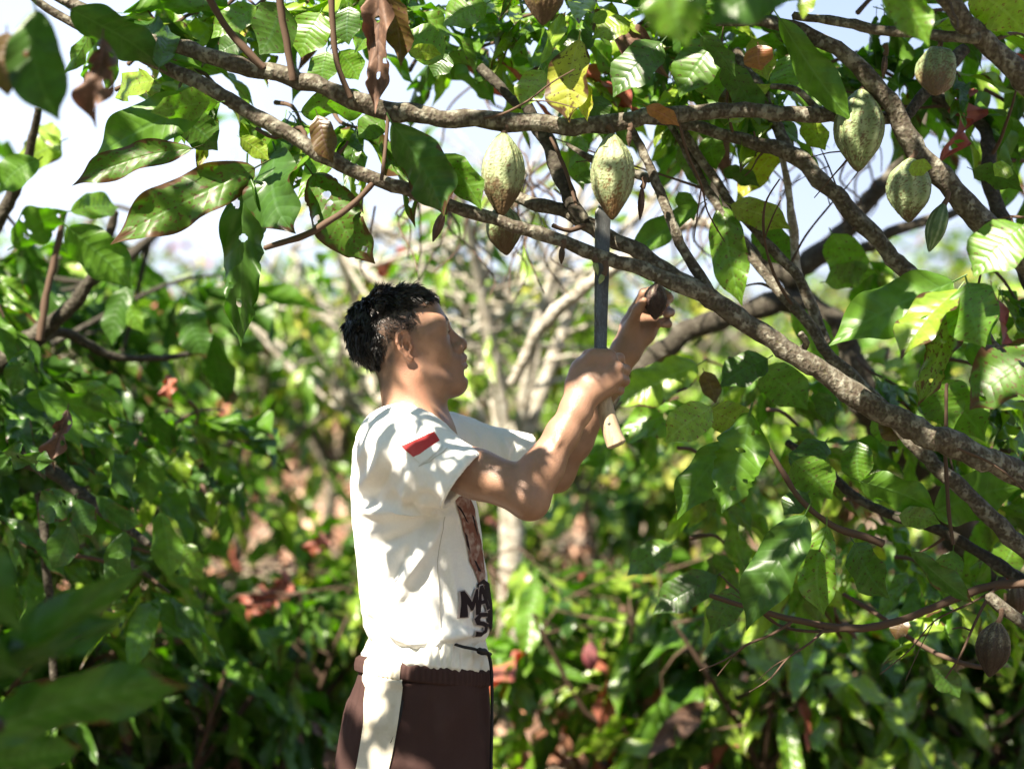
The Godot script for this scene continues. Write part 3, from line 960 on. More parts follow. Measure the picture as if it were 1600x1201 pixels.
	limb(tree, "branch", [[1460, 150, 8], [1530, 190, 10], [1545, 230, 11], [1552, 300, 12], [1600, 420, 14], [1700, 560, 16]], 3.5, 3.3, MAT.bark_dark)
	side_twigs(tree, 80)
	var lv := []
	var L := [
		# top left
		[55, 15, 92, 188, 96, 2.3, 0.0, 0.2, 0, 0], [160, 60, 150, 200, 52, 2.5, 0.0, 0.3, 7, 5], [10, 50, 12, 150, 60, 2.3, 0.0, 0.2, 7, 5], [110, 15, 262, 112, 66, 2.85, 0.1, 0.4, 1, 0],
		[300, 232, 112, 290, 50, 3.0, 0.0, 0.4, 0, 7], [318, 155, 145, 250, 82, 3.05, 0.05, 0.3, 1, 1], [398, 262, 172, 382, 82, 3.0, 0.0, 0.25, 1, 7], [385, 270, 376, 542, 72, 3.0, 0.05, 0.15, 5, 0],
		[488, 272, 586, 412, 86, 3.05, 0.0, 0.2, 3, 7], [430, 235, 462, 365, 88, 3.05, -0.1, 0.5, 4, 8], [612, 192, 694, 338, 82, 2.95, 0.0, 0.4, 6, 8], [690, 240, 752, 328, 42, 2.98, 0.0, 0.5, 2, 1],
		[588, -60, 586, 178, 46, 2.95, 0.0, 0.3, 5, 5], [606, -10, 626, 104, 36, 2.95, 0.05, 0.5, 7, 5], [496, 180, 520, 254, 46, 2.98, 0.0, 0.2, 3, 5], [248, 105, 262, 40, 40, 2.9, 0.1, 0.3, 3, 0],
		[340, 160, 235, 175, 42, 2.9, 0.0, -0.5, 0, 2], [280, 180, 340, 235, 60, 3.1, 0.0, 0.4, 1, 0], [375, 215, 420, 250, 34, 2.95, 0, 0.3, 3, 3], [470, 175, 600, 172, 42, 3.05, 0.0, 0.9, 1, 2], [600, 185, 560, 215, 40, 3.1, 0, 0.3, 0, 1],
		[440, 5, 405, 85, 80, 3.1, 0.05, 0.4, 1, 0], [500, 20, 470, 90, 60, 3.2, 0.0, 0.4, 0, 2], [530, 80, 560, 125, 52, 3.2, 0.0, 0.4, 3, 2], [545, 10, 545, 70, 44, 3.1, 0.0, 0.5, 4, 8], [510, 80, 505, 135, 44, 3.15, 0.0, 0.6, 0, 1],
		[262, 85, 215, 30, 46, 3.2, 0.1, 0.4, 1, 8], [400, 10, 330, 60, 50, 3.2, 0.0, 0.4, 3, 2], [385, 60, 340, 85, 40, 3.15, 0.0, 0.4, 1, 8], [240, 125, 180, 150, 36, 3.1, 0.1, 0.7, 0, 3],
		# top middle
		[692, 92, 632, 48, 68, 3.1, 0.0, 0.35, 3, 2], [640, 80, 690, 85, 24, 3.05, 0, 0.3, 0, 3], [760, 5, 692, 40, 44, 3.1, 0.0, 0.5, 2, 2], [700, 85, 678, 120, 40, 3.2, 0.0, 0.4, 1, 8],
		[845, 100, 884, 18, 26, 3.0, 0.1, 0.3, 2, 3], [905, 62, 890, 192, 72, 2.98, 0.0, 0.5, 6, 4], [918, 130, 918, 190, 20, 2.97, 0.0, 0.4, 0, 4], [1034, 66, 958, 152, 66, 3.0, 0.0, 0.5, 1, 8],
		[930, 20, 945, 36, 24, 3.0, 0, 0.2, 0, 2], [985, 35, 925, 60, 40, 3.1, 0.0, 0.6, 1, 3], [930, 60, 880, 70, 40, 3.2, 0.0, 0.4, 3, 0], [940, 150, 930, 190, 46, 3.15, 0.0, 0.3, 1, 0], [850, 110, 815, 170, 44, 3.1, 0.0, 0.5, 0, 3],
		[1010, 166, 1062, 197, 24, 2.95, 0.0, 0.4, 0, 6], [1120, 60, 1062, 152, 74, 3.2, 0.0, 0.3, 1, 1], [1115, 75, 1120, 160, 70, 3.25, 0.0, 0.3, 3, 2], [1095, 55, 1150, 120, 26, 3.0, 0.0, 0.6, 2, 8], [1130, 100, 1188, 196, 42, 3.1, 0.0, 0.5, 2, 0],
		[1218, 28, 1332, 190, 58, 2.95, 0.05, 0.3, 2, 1], [1175, 60, 1200, 126, 46, 3.05, 0.0, 0.3, 3, 9], [1185, 70, 1190, 110, 40, 3.0, 0.0, 0.3, 7, 6], [1140, 190, 1210, 130, 36, 3.2, 0.0, 0.5, 1, 3], [1235, 85, 1235, 150, 60, 3.2, 0.0, 0.4, 1, 2],
		[1050, -60, 1075, 72, 110, 2.1, 0.0, 0.2, 3, 2], [1230, -40, 1110, 40, 90, 2.3, 0.0, 0.3, 1, 0], [1385, -30, 1452, 72, 62, 2.6, 0.0, 0.3, 1, 2], [1520, -20, 1602, 52, 84, 2.9, 0.0, 0.3, 3, 3], [1270, -20, 1255, 30, 26, 2.6, 0.0, 0.3, 0, 3],
		[1060, 230, 1110, 300, 44, 3.4, 0.0, 0.4, 1, 1], [1110, 210, 1120, 265, 40, 3.4, 0.0, 0.4, 0, 2],
		# middle right, under the upper limbs
		[1128, 322, 1160, 478, 62, 3.35, 0.0, 0.15, 1, 2], [1142, 320, 1236, 358, 52, 3.3, 0.0, 0.3, 3, 9], [1092, 320, 980, 392, 46, 3.35, 0.1, 0.4, 2, 1], [1180, 350, 1235, 420, 50, 3.45, 0.0, 0.4, 0, 1], [1225, 222, 1150, 318, 44, 3.5, 0.0, 0.3, 1, 4],
		[1130, 265, 1188, 292, 30, 3.4, 0.0, 0.6, 3, 0], [1060, 440, 985, 405, 40, 3.3, 0.1, 0.4, 3, 1], [1255, 190, 1290, 235, 44, 3.3, 0.0, 0.4, 3, 3], [1300, 365, 1340, 450, 66, 3.6, 0.0, 0.3, 1, 2], [1290, 440, 1370, 425, 44, 3.6, 0.0, 0.4, 1, 2], [1240, 480, 1290, 600, 60, 3.7, 0.0, 0.4, 0, 2],
		[940, 270, 900, 285, 20, 3.3, 0, 0.3, 0, 1], [905, 210, 912, 298, 36, 3.35, 0.0, 0.4, 1, 2], [1060, 300, 1085, 345, 34, 3.4, 0.0, 0.5, 3, 1],
		# right cluster
		[1490, 440, 1296, 540, 86, 2.95, 0.0, 0.35, 1, 1], [1498, 452, 1408, 562, 62, 2.92, -0.05, 0.6, 6, 3], [1512, 442, 1540, 542, 84, 2.9, -0.05, 0.4, 4, 1], [1496, 470, 1434, 636, 52, 2.95, 0.0, 0.3, 5, 9],
		[1600, 352, 1522, 432, 84, 2.8, 0.0, 0.4, 4, 2], [1640, 545, 1516, 640, 104, 2.85, 0.0, 0.4, 3, 7], [1560, 470, 1530, 590, 40, 2.95, 0.0, 0.8, 0, 1], [1450, 600, 1490, 670, 70, 3.3, 0.0, 0.3, 1, 1], [1580, 260, 1555, 275, 36, 3.0, 0.0, 0.5, 3, 3], [1520, 265, 1600, 300, 36, 3.2, 0.0, 0.7, 1, 0],
		[1560, 180, 1590, 260, 60, 3.5, 0.0, 0.3, 1, 1], [1420, 265, 1458, 262, 30, 2.95, 0, 0.4, 3, 3], [1455, 600, 1540, 690, 80, 3.4, 0.0, 0.4, 1, 2],
		# lower right
		[1172, 645, 1128, 802, 86, 3.0, 0.0, 0.2, 5, 1], [1112, 636, 1040, 692, 66, 3.05, 0.0, 0.3, 3, 3], [1110, 640, 1180, 680, 60, 3.15, 0.0, 0.3, 1, 9], [1140, 690, 1058, 812, 62, 3.15, 0.0, 0.4, 1, 1], [1090, 570, 960, 640, 70, 3.6, 0.0, 0.4, 1, 3], [1080, 640, 960, 690, 60, 3.7, 0.0, 0.4, 3, 2],
		[1258, 805, 1166, 985, 80, 3.0, 0.0, 0.25, 1, 0], [1292, 822, 1288, 962, 66, 3.05, 0.0, 0.3, 0, 2], [1335, 848, 1390, 935, 62, 3.1, -0.05, 0.6, 3, 8], [1425, 862, 1522, 942, 38, 3.0, 0.0, 0.5, 2, 8], [1345, 752, 1468, 802, 54, 3.1, 0.0, 0.5, 1, 1], [1405, 805, 1470, 818, 34, 3.1, 0.0, 0.3, 0, 1],
		[1240, 720, 1300, 780, 70, 3.2, 0.0, 0.3, 1, 1], [1340, 690, 1345, 755, 48, 3.3, 0.0, 0.3, 0, 1], [1365, 650, 1420, 700, 56, 3.35, 0.0, 0.3, 1, 2], [1290, 690, 1240, 745, 54, 3.3, -0.05, 0.5, 3, 8], [1262, 770, 1225, 805, 36, 3.15, 0.0, 0.5, 0, 0],
		[1200, 560, 1125, 605, 56, 3.4, 0.0, 0.5, 1, 8], [1190, 575, 1262, 640, 74, 3.4, 0.0, 0.3, 3, 1], [1460, 800, 1600, 760, 84, 3.3, 0.0, 0.4, 1, 1], [1010, 640, 1080, 560, 46, 3.9, 0.0, 0.4, 0, 3],
		[1280, 612, 1295, 660, 36, 3.4, 0, 0.4, 3, 0], [1490, 860, 1480, 940, 50, 3.3, 0.0, 0.4, 1, 1], [1560, 900, 1590, 830, 50, 3.5, 0.0, 0.3, 0, 2], [1120, 900, 1020, 960, 60, 3.5, 0.0, 0.3, 1, 0], [1160, 920, 1110, 990, 56, 3.4, 0.0, 0.3, 3, 7], [1050, 850, 980, 900, 50, 3.7, 0.0, 0.4, 1, 1],
		[1415, 965, 1400, 1000, 24, 3.4, 0, 0.4, 7, 5], [1455, 1040, 1500, 1090, 44, 3.5, 0.0, 0.3, 1, 8], [1400, 690, 1385, 640, 40, 3.3, 0.0, 0.3, 5, 5], [1100, 580, 1118, 630, 26, 3.4, 0.0, 0.3, 7, 5]]
	for l in L:
		one_leaf(tree, lv, l[0], l[1], l[2], l[3], l[4], l[5], l[6], l[7], l[8], l[9])
	# smaller sprays that fill the crown between the leaves above: [x0, y0, x1, y1, distance, leaves]
	var S := [
		[250, 60, 310, 20, 3.4, 5], [330, 40, 400, 10, 3.5, 5], [470, 60, 520, 10, 3.5, 6], [620, 60, 670, 15, 3.5, 5], [700, 40, 760, 5, 3.6, 6], [780, 60, 840, 20, 3.5, 6], [860, 30, 930, -10, 3.4, 6], [960, 70, 1020, 20, 3.5, 6],
		[1010, 110, 1080, 130, 3.6, 6], [1090, 20, 1160, -10, 3.5, 6], [1170, 40, 1240, 60, 3.6, 6], [1270, 110, 1340, 80, 3.6, 6], [1380, 110, 1440, 150, 3.6, 6], [1440, 20, 1520, 40, 3.4, 6], [1560, 60, 1640, 100, 3.4, 6], [1540, 140, 1620, 200, 3.6, 6],
		[180, 140, 240, 120, 3.3, 4], [820, 120, 900, 90, 3.5, 5], [1100, 120, 1180, 150, 3.5, 6], [1580, 250, 1660, 300, 3.5, 6], [1480, 560, 1560, 620, 3.6, 6], [1560, 620, 1640, 700, 3.6, 6], [1380, 640, 1450, 690, 3.7, 6], [1140, 560, 1210, 600, 3.7, 6],
		[1200, 640, 1270, 690, 3.6, 6], [1060, 700, 1120, 760, 3.7, 6], [1500, 760, 1580, 800, 3.6, 6], [1400, 870, 1460, 910, 3.7, 6], [1200, 860, 1260, 920, 3.7, 6], [1320, 780, 1390, 830, 3.7, 6], [1550, 700, 1640, 760, 3.5, 5], [1080, 840, 1150, 880, 3.8, 6],
		[210, 20, 280, -20, 3.3, 6], [380, 30, 450, -10, 3.3, 6], [560, 30, 620, 0, 3.4, 6], [640, 110, 700, 80, 3.6, 5], [730, 90, 800, 60, 3.6, 6], [900, 90, 960, 110, 3.6, 6], [1010, 40, 1060, 0, 3.3, 6], [1060, 90, 1130, 70, 3.4, 6], [1230, 90, 1300, 120, 3.6, 6], [1340, 20, 1400, 0, 3.4, 6],
		[200, 100, 250, 70, 3.4, 5], [300, 110, 350, 150, 3.4, 4], [430, 160, 470, 190, 3.4, 5], [120, 40, 180, 20, 3.2, 6], [520, 170, 560, 200, 3.4, 4], [1440, 90, 1500, 120, 3.5, 5], [1150, 100, 1100, 180, 3.6, 5], [860, 150, 930, 160, 3.6, 5], [1520, 420, 1590, 470, 3.5, 6],
		[1500, 900, 1580, 960, 3.8, 6], [1340, 560, 1400, 600, 3.8, 5]]
	for s in S:
		spray(tree, lv, s[0], s[1], s[4], s[2], s[3], s[4] + rng.randf_range(-0.15, 0.2), s[5] + 3, 0.20, MIXED)
	hang_leaves(tree, lv, 300)
	# what hangs above the frame: limbs and the leaf roof that breaks up the sun
	var keep := rng.state
	rng.seed = 4242
	var roof := []
	for i in 14:
		var a := Vector3(1.2 - rng.randf() * 0.3, 2.3, -3.2)
		var b := Vector3(rng.randf_range(-2.2, 0.9), rng.randf_range(2.65, 3.3), rng.randf_range(-4.0, 0.2))
		var mb := MB.new()
		tube(mb, curve([[a - tree.position, 0.03], [a.lerp(b, 0.5) + Vector3(0, 0.2, 0) - tree.position, 0.022], [b - tree.position, 0.012]], 0.1), 7, 0.15)
		part("limb", mb.mesh(), B, tree)
		for k in 11:
			var p := (a + Vector3(0, 0.2, 0)).lerp(b, rng.randf_range(0.25, 1.0))
			var q := p + Vector3(rng.randf_range(-0.45, 0.45), rng.randf_range(-0.05, 0.35), rng.randf_range(-0.45, 0.45))
			twig_leaves(roof, p - tree.position, q - tree.position, 6, 0.24, MIXED, 0.5, false, 0.2)
	# gaps in the roof where the photograph shows sun, leaves where it shows shade: [pixel column, row, distance]
	var sun_at := SUN.normalized()
	# [pixel column, row, distance, half width of the gap]
	var lit := [[590, 690, 3.0, 0.08], [620, 685, 2.98, 0.08], [660, 700, 2.95, 0.07], [600, 740, 3.0, 0.06], [590, 880, 3.02, 0.06], [620, 925, 3.0, 0.08], [590, 965, 3.02, 0.08], [650, 975, 3.0, 0.08], [600, 1050, 3.0, 0.07], [565, 1010, 3.05, 0.08], [555, 1180, 3.0, 0.05],
		[870, 690, 2.92, 0.07], [850, 725, 2.9, 0.07], [830, 720, 2.92, 0.07], [975, 525, 3.3, 0.08], [985, 500, 3.3, 0.06], [955, 238, 2.95, 0.035], [790, 262, 2.95, 0.035], [640, 540, 3.1, 0.06], [612, 610, 3.15, 0.06], [580, 470, 3.15, 0.08], [640, 455, 3.15, 0.06],
		[1400, 560, 2.9, 0.10], [1530, 520, 2.9, 0.10], [1320, 530, 2.95, 0.08], [1450, 520, 2.9, 0.10], [1375, 190, 2.98, 0.035], [1455, 105, 2.9, 0.035], [1430, 655, 3.05, 0.08], [1540, 710, 3.05, 0.08], [1560, 400, 2.8, 0.10], [1130, 785, 3.0, 0.06], [1240, 840, 3.0, 0.05], [1550, 990, 3.0, 0.04],
		[740, 180, 3.0, 0.06], [560, 160, 3.0, 0.07], [440, 120, 2.95, 0.07], [900, 130, 2.95, 0.09], [985, 110, 3.0, 0.09], [440, 310, 3.0, 0.08], [650, 70, 3.1, 0.08], [950, 680, 2.98, 0.05], [1240, 520, 3.05, 0.07], [700, 300, 2.95, 0.05]]
	var shade := [[690, 560, 3.1], [705, 590, 3.1], [760, 760, 2.95], [800, 780, 2.93], [930, 590, 2.95], [690, 1130, 3.0], [735, 1150, 3.03], [680, 1080, 3.02], [650, 1180, 3.0], [720, 1190, 3.0], [640, 1110, 3.0], [735, 870, 3.05], [720, 830, 3.05], [745, 740, 2.95], [785, 790, 2.93], [956, 300, 2.96], [650, 800, 3.0], [785, 310, 2.96], [660, 640, 3.1],
		[560, 800, 3.1], [575, 850, 3.1], [690, 900, 3.02], [720, 960, 3.03], [600, 800, 3.02], [655, 860, 3.0], [590, 1110, 3.0], [580, 1160, 3.0], [1340, 240, 2.98], [1420, 310, 2.98], [1465, 140, 2.9], [938, 400, 3.05], [938, 480, 3.03], [120, 140, 2.5], [60, 120, 2.3], [380, 420, 3.0], [250, 330, 3.0], [540, 350, 3.0], [1170, 720, 3.0], [1200, 910, 3.0], [730, 540, 3.1], [640, 600, 3.1]]
	for x in [100, 200, 250, 150, 30, 60, 180, 120, 20]:
		for y in [900, 1000, 1080]:
			shade.append([x, y, 2.08])
	for i in 8:
		for j in 4:
			shade.append([-20 + 70 * j, 400 + 75 * i, 3.7])
	var left := []
	for l in roof:
		var m: Vector3 = tree.position + l[0] * Vector3(0.5, 0, 0)
		var ok := true
		for t in lit:
			var v := m - P(t[0], t[1], t[2])
			if (v - sun_at * v.dot(sun_at)).length() < t[3] + 0.02:
				ok = false
		if ok:
			left.append(l)
	for t in shade:
		var from := P(t[0], t[1], t[2])
		var way := rng.randf_range(1.15, 1.5)
		for k in 40:
			var q := to_px(from + sun_at * way)
			if q.y < -330 or (from + sun_at * way).z > -0.4:
				break
			way += 0.1
		var o := from + sun_at * way
		twig_leaves(left, o - tree.position - Vector3(0.10, 0, 0), o - tree.position + Vector3(0.02, 0.02, 0), 3, 0.19, MIXED, 0.2, false, 0.6)
	hang_leaves(tree, left, 0)
	rng.state = keep
	# dark mossy limbs of the next tree, farther back
	var b2 := P(1600, 600.5, 5.8)
	b2.y = 0.0
	var back := thing("cacao_tree", "dark mossy thick-limbed cacao tree close behind the lichen branches at right", "tree", b2)
	var M = MAT.bark_dark
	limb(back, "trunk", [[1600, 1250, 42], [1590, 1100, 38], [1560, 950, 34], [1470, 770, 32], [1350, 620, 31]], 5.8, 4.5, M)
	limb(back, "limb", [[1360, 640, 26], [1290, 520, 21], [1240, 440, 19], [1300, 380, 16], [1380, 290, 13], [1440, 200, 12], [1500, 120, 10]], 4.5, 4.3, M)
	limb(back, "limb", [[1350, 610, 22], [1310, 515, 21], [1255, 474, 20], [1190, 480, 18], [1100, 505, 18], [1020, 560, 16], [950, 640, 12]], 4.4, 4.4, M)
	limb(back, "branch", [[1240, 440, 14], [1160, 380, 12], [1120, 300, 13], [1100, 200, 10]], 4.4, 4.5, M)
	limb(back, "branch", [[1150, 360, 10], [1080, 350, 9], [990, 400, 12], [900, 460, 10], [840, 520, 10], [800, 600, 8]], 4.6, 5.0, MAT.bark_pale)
	limb(back, "branch", [[1330, 400, 10], [1400, 360, 9], [1500, 330, 6]], 4.4, 4.4, M)
	for i in 60:
		var x := rng.randf_range(540, 1360)
		var y := rng.randf_range(120, 330)
		var pts := [[x, y, 2.0]]
		for k in 4:
			x += rng.randf_range(-45, 45)
			y += rng.randf_range(15, 60)
			pts.append([x, y, 1.9 - 0.35 * k])
		limb(back, "twig", pts, rng.randf_range(3.6, 4.6), rng.randf_range(3.7, 4.7), MAT.twig, 0.1)
	var lb := []
	for s in [[1250, 500, 1330, 560], [1100, 560, 1160, 600], [1350, 600, 1430, 640], [1200, 620, 1150, 690], [1420, 500, 1480, 540], [1330, 380, 1380, 420], [1060, 620, 990, 660], [1290, 700, 1350, 760], [1450, 640, 1530, 700], [1090, 180, 1040, 140], [1490, 130, 1560, 90], [1440, 200, 1500, 230], [1500, 330, 1560, 350]]:
		spray(back, lb, s[0], s[1], 4.4, s[2], s[3], 4.5, 7, 0.22, MIXED)
	hang_leaves(back, lb)

# ---------------------------------------------------------------- cacao pods
func pod_mesh(length: float, width: float, pale: Color, rot: Color, rot_from: float, speck: float, sd: int, lumpy := 0.0) -> ArrayMesh:
	# hangs along -y from the origin
	var nt := 72
	var na := 100
	var f := FastNoiseLite.new()
	f.seed = sd
	f.frequency = 1.0
	f.fractal_octaves = 4
	var g := FastNoiseLite.new()
	g.seed = sd + 9
	g.frequency = 5.0
	g.fractal_octaves = 2
	var mb := MB.new()
	for j in nt + 1:
		var t := float(j) / nt
		var prof := pow(sin(PI * pow(t, 0.90)), 0.68)
		prof = maxf(prof * (1.0 - 0.20 * smoothstep(0.62, 0.97, t)), 0.0)
		prof *= 0.80 + 0.20 * smoothstep(0.0, 0.25, t)
		if t > 0.93:
			prof = maxf(prof, 0.10 * (1.0 - (t - 0.93) / 0.07))
		if t < 0.03:
			prof = maxf(prof, 0.20 * t / 0.03)
		for i in na:
			var a := TAU * i / na
			var dirv := Vector3(cos(a), 0, sin(a))
			var q := dirv * prof + Vector3(0, t * 2.2, 0)
			var aw := a + 0.07 * f.get_noise_3dv(Vector3(dirv.x * 1.2, t * 1.5, dirv.z * 1.2)) + 0.15 * t
			var wave := 0.5 + 0.5 * cos(aw * 10.0)
			var deep := 0.5 + 0.5 * cos(aw * 5.0)
			var groove := (pow(1.0 - wave, 2.0) * 0.10 + pow(1.0 - deep, 3.0) * 0.13) * smoothstep(0.0, 0.2, t) * (1.0 - 0.4 * smoothstep(0.8, 1.0, t))
			var r := prof * (1.0 - groove) + 0.022 * f.get_noise_3dv(q * 5.5) + (0.012 + lumpy * 0.08) * g.get_noise_3dv(q * 1.6) * minf(1.0, prof * 3.0)
			mb.v.append(Vector3(dirv.x * r * width * 0.5, -t * length, dirv.z * r * width * 0.5))
			var n1 := f.get_noise_3dv(q * 1.1)
			var n2 := g.get_noise_3dv(q * 1.7)
			var n3 := g.get_noise_3dv(q * 2.4 + Vector3(7, 3, 1)) * 0.75 + 0.5 * f.get_noise_3dv(q * 2.2)
			var c := pale * (0.80 + 0.20 * wave + 0.40 * n1 + 0.12 * n2)
			c = c.lerp(Color(0.42, 0.42, 0.30), clampf(wave - 0.5 + n1, 0, 1) * 0.35)
			var dead := smoothstep(rot_from - 0.10, rot_from + 0.16, t + n1 * 0.30 + n2 * 0.16)
			dead = maxf(dead * 0.92, smoothstep(0.50 - speck * 0.5, 0.62 - speck * 0.5, n3 * 0.8 + n2 * 0.4 + 0.35 * speck * t) * 0.85)
			c = c.lerp(rot * (0.8 + 0.9 * absf(n3)), clampf(dead, 0, 1))
			c.a = 1.0
			mb.c.append(c)
	for j in nt:
		for i in na:
			var i2 := (i + 1) % na
			mb.quad(j * na + i, j * na + i2, (j + 1) * na + i2, (j + 1) * na + i)
	return mb.mesh()

func pod(label: String, tx: float, ty: float, bx: float, by: float, w: float, d: float, dz: float, pale: Color, rot: Color, rot_from: float, speck: float, sd: int, sx: float, sy: float, lumpy := 0.0, called := "cacao_pod") -> Node3D:
	var a := P(tx, ty, d)
	var b := P(bx, by, d + dz)
	var o := thing(called, label, "cacao pod" if called == "cacao_pod" else "dried pod", a)
	var length := (b - a).length()
	var m := part("husk", pod_mesh(length, w / FOC * d, pale, rot, rot_from, speck, sd, lumpy), MAT.pod, o)
	var y := (a - b).normalized()
	var x := y.cross(Vector3(0, 0, 1)).normalized()
	m.basis = Basis(x, y, x.cross(y)) * Basis(Vector3.UP, sd * 1.3)
	var mb := MB.new()
	var s := P(sx, sy, d) - a
	tube(mb, curve([[Vector3(0, -0.004, 0), 0.0065], [s * 0.4 + Vector3(0.003, 0, 0), 0.0048], [s, 0.0065]], 0.006), 8, 0.2)
	part("stalk", mb.mesh(), MAT.twig, o)
	return o

func pods():
	var green := Color(0.19, 0.25, 0.11)
	var pale := Color(0.27, 0.32, 0.16)
	var brown := Color(0.070, 0.034, 0.016)
	var dark := Color(0.055, 0.032, 0.02)
	pod("pale green cacao pod with rotten brown lower half, left of the machete", 786, 206, 783, 340, 72, 3.02, 0.0, pale, brown, 0.60, 0.42, 1, 792, 195)
	pod("pale green cacao pod with brown-speckled tip hanging above the machete blade", 956, 207, 957, 344, 72, 3.02, 0.0, pale, Color(0.105, 0.045, 0.016), 0.76, 0.56, 2, 950, 196)
	pod("smaller brown-mottled pod behind the branch, below the rotten pale pod", 782, 318, 792, 399, 58, 3.16, 0.0, green, brown, 0.55, 0.65, 3, 780, 306)
	pod("largest grey-green pod with brown spots, under the thick branch at upper right", 1346, 138, 1341, 269, 82, 3.04, 0.0, green, brown, 0.92, 0.55, 4, 1352, 128)
	pod("round brown-blotched pod in the upper right corner, tip towards the viewer", 1466, 76, 1462, 148, 66, 2.98, -0.07, green, Color(0.085, 0.042, 0.02), 0.62, 0.62, 5, 1470, 62)
	pod("grey-green pod partly hidden by a small leaf, below the thick branch", 1424, 246, 1420, 348, 74, 3.02, 0.0, Color(0.19, 0.25, 0.12), brown, 0.88, 0.5, 6, 1432, 236)
	pod("slender dark green young pod right of the leaf-covered pod", 1476, 316, 1452, 394, 34, 3.0, 0.0, Color(0.07, 0.12, 0.04), Color(0.05, 0.07, 0.03), 1.2, 0.0, 7, 1482, 300)
	pod("dark brown blackened pod hanging alone at the lower right edge", 1560, 970, 1546, 1058, 56, 3.08, 0.0, Color(0.085, 0.065, 0.03), Color(0.020, 0.012, 0.008), 0.38, 0.75, 8, 1566, 952)
	pod("brown rotten pod cut off by the top edge of the picture", 855, -60, 848, 40, 68, 2.9, 0.0, Color(0.25, 0.20, 0.05), dark, 0.5, 0.6, 9, 858, -90)
	pod("blackened wrinkled pod held in the worker's raised hand", 1026, 441, 1024, 500, 38, 3.3, 0.0, Color(0.10, 0.065, 0.055), Color(0.035, 0.022, 0.02), 0.35, 0.6, 10, 1030, 432, 0.8)
	pod("dim dark pod behind the broken branch stub at the right edge", 1588, 905, 1590, 965, 40, 3.5, 0.0, Color(0.08, 0.06, 0.04), dark, 0.4, 0.5, 11, 1588, 890)
	pod("blurred dark red pod low in the background right of the worker", 922, 1002, 924, 1050, 27, 5.0, 0.0, Color(0.20, 0.055, 0.06), Color(0.09, 0.02, 0.03), 0.5, 0.2, 12, 922, 992)
	pod("small shrivelled brown pod hanging left of the rotten pale pod", 694, 330, 676, 378, 16, 3.0, 0.0, Color(0.14, 0.07, 0.05), dark, 0.5, 0.5, 13, 697, 322, 0.9, "shrivelled_pod")
	pod("tiny black shrivelled pod on the lower branch left of the machete", 879, 383, 877, 413, 10, 3.0, 0.0, dark, dark, 0.3, 0.3, 14, 880, 375, 0.9, "shrivelled_pod")
	pod("long dark shrivelled pod beside the speckled pod above the machete", 984, 200, 983, 230, 9, 3.0, 0.0, dark, dark, 0.3, 0.3, 15, 984, 195, 0.9, "shrivelled_pod")
	pod("dark shrivelled pod dangling right of the speckled pod", 1004, 290, 1000, 345, 11, 3.05, 0.0, Color(0.10, 0.045, 0.035), dark, 0.5, 0.3, 16, 1006, 278, 0.9, "shrivelled_pod")
	pod("small green young pod on the lower branch in front of the machete", 929, 406, 934, 430, 9, 2.98, 0.0, Color(0.20, 0.26, 0.10), Color(0.1, 0.12, 0.05), 1.2, 0.1, 17, 928, 402)
	pod("tiny green young pod slanting below the first one in front of the machete", 944, 426, 936, 444, 9, 2.98, 0.0, Color(0.20, 0.26, 0.10), Color(0.1, 0.12, 0.05), 1.2, 0.1, 18, 945, 408)
	pod("dark curled shrivelled pod beneath the upper right branch", 1384, 82, 1380, 124, 10, 3.0, 0.0, dark, dark, 0.3, 0.3, 19, 1383, 70, 0.9, "shrivelled_pod")

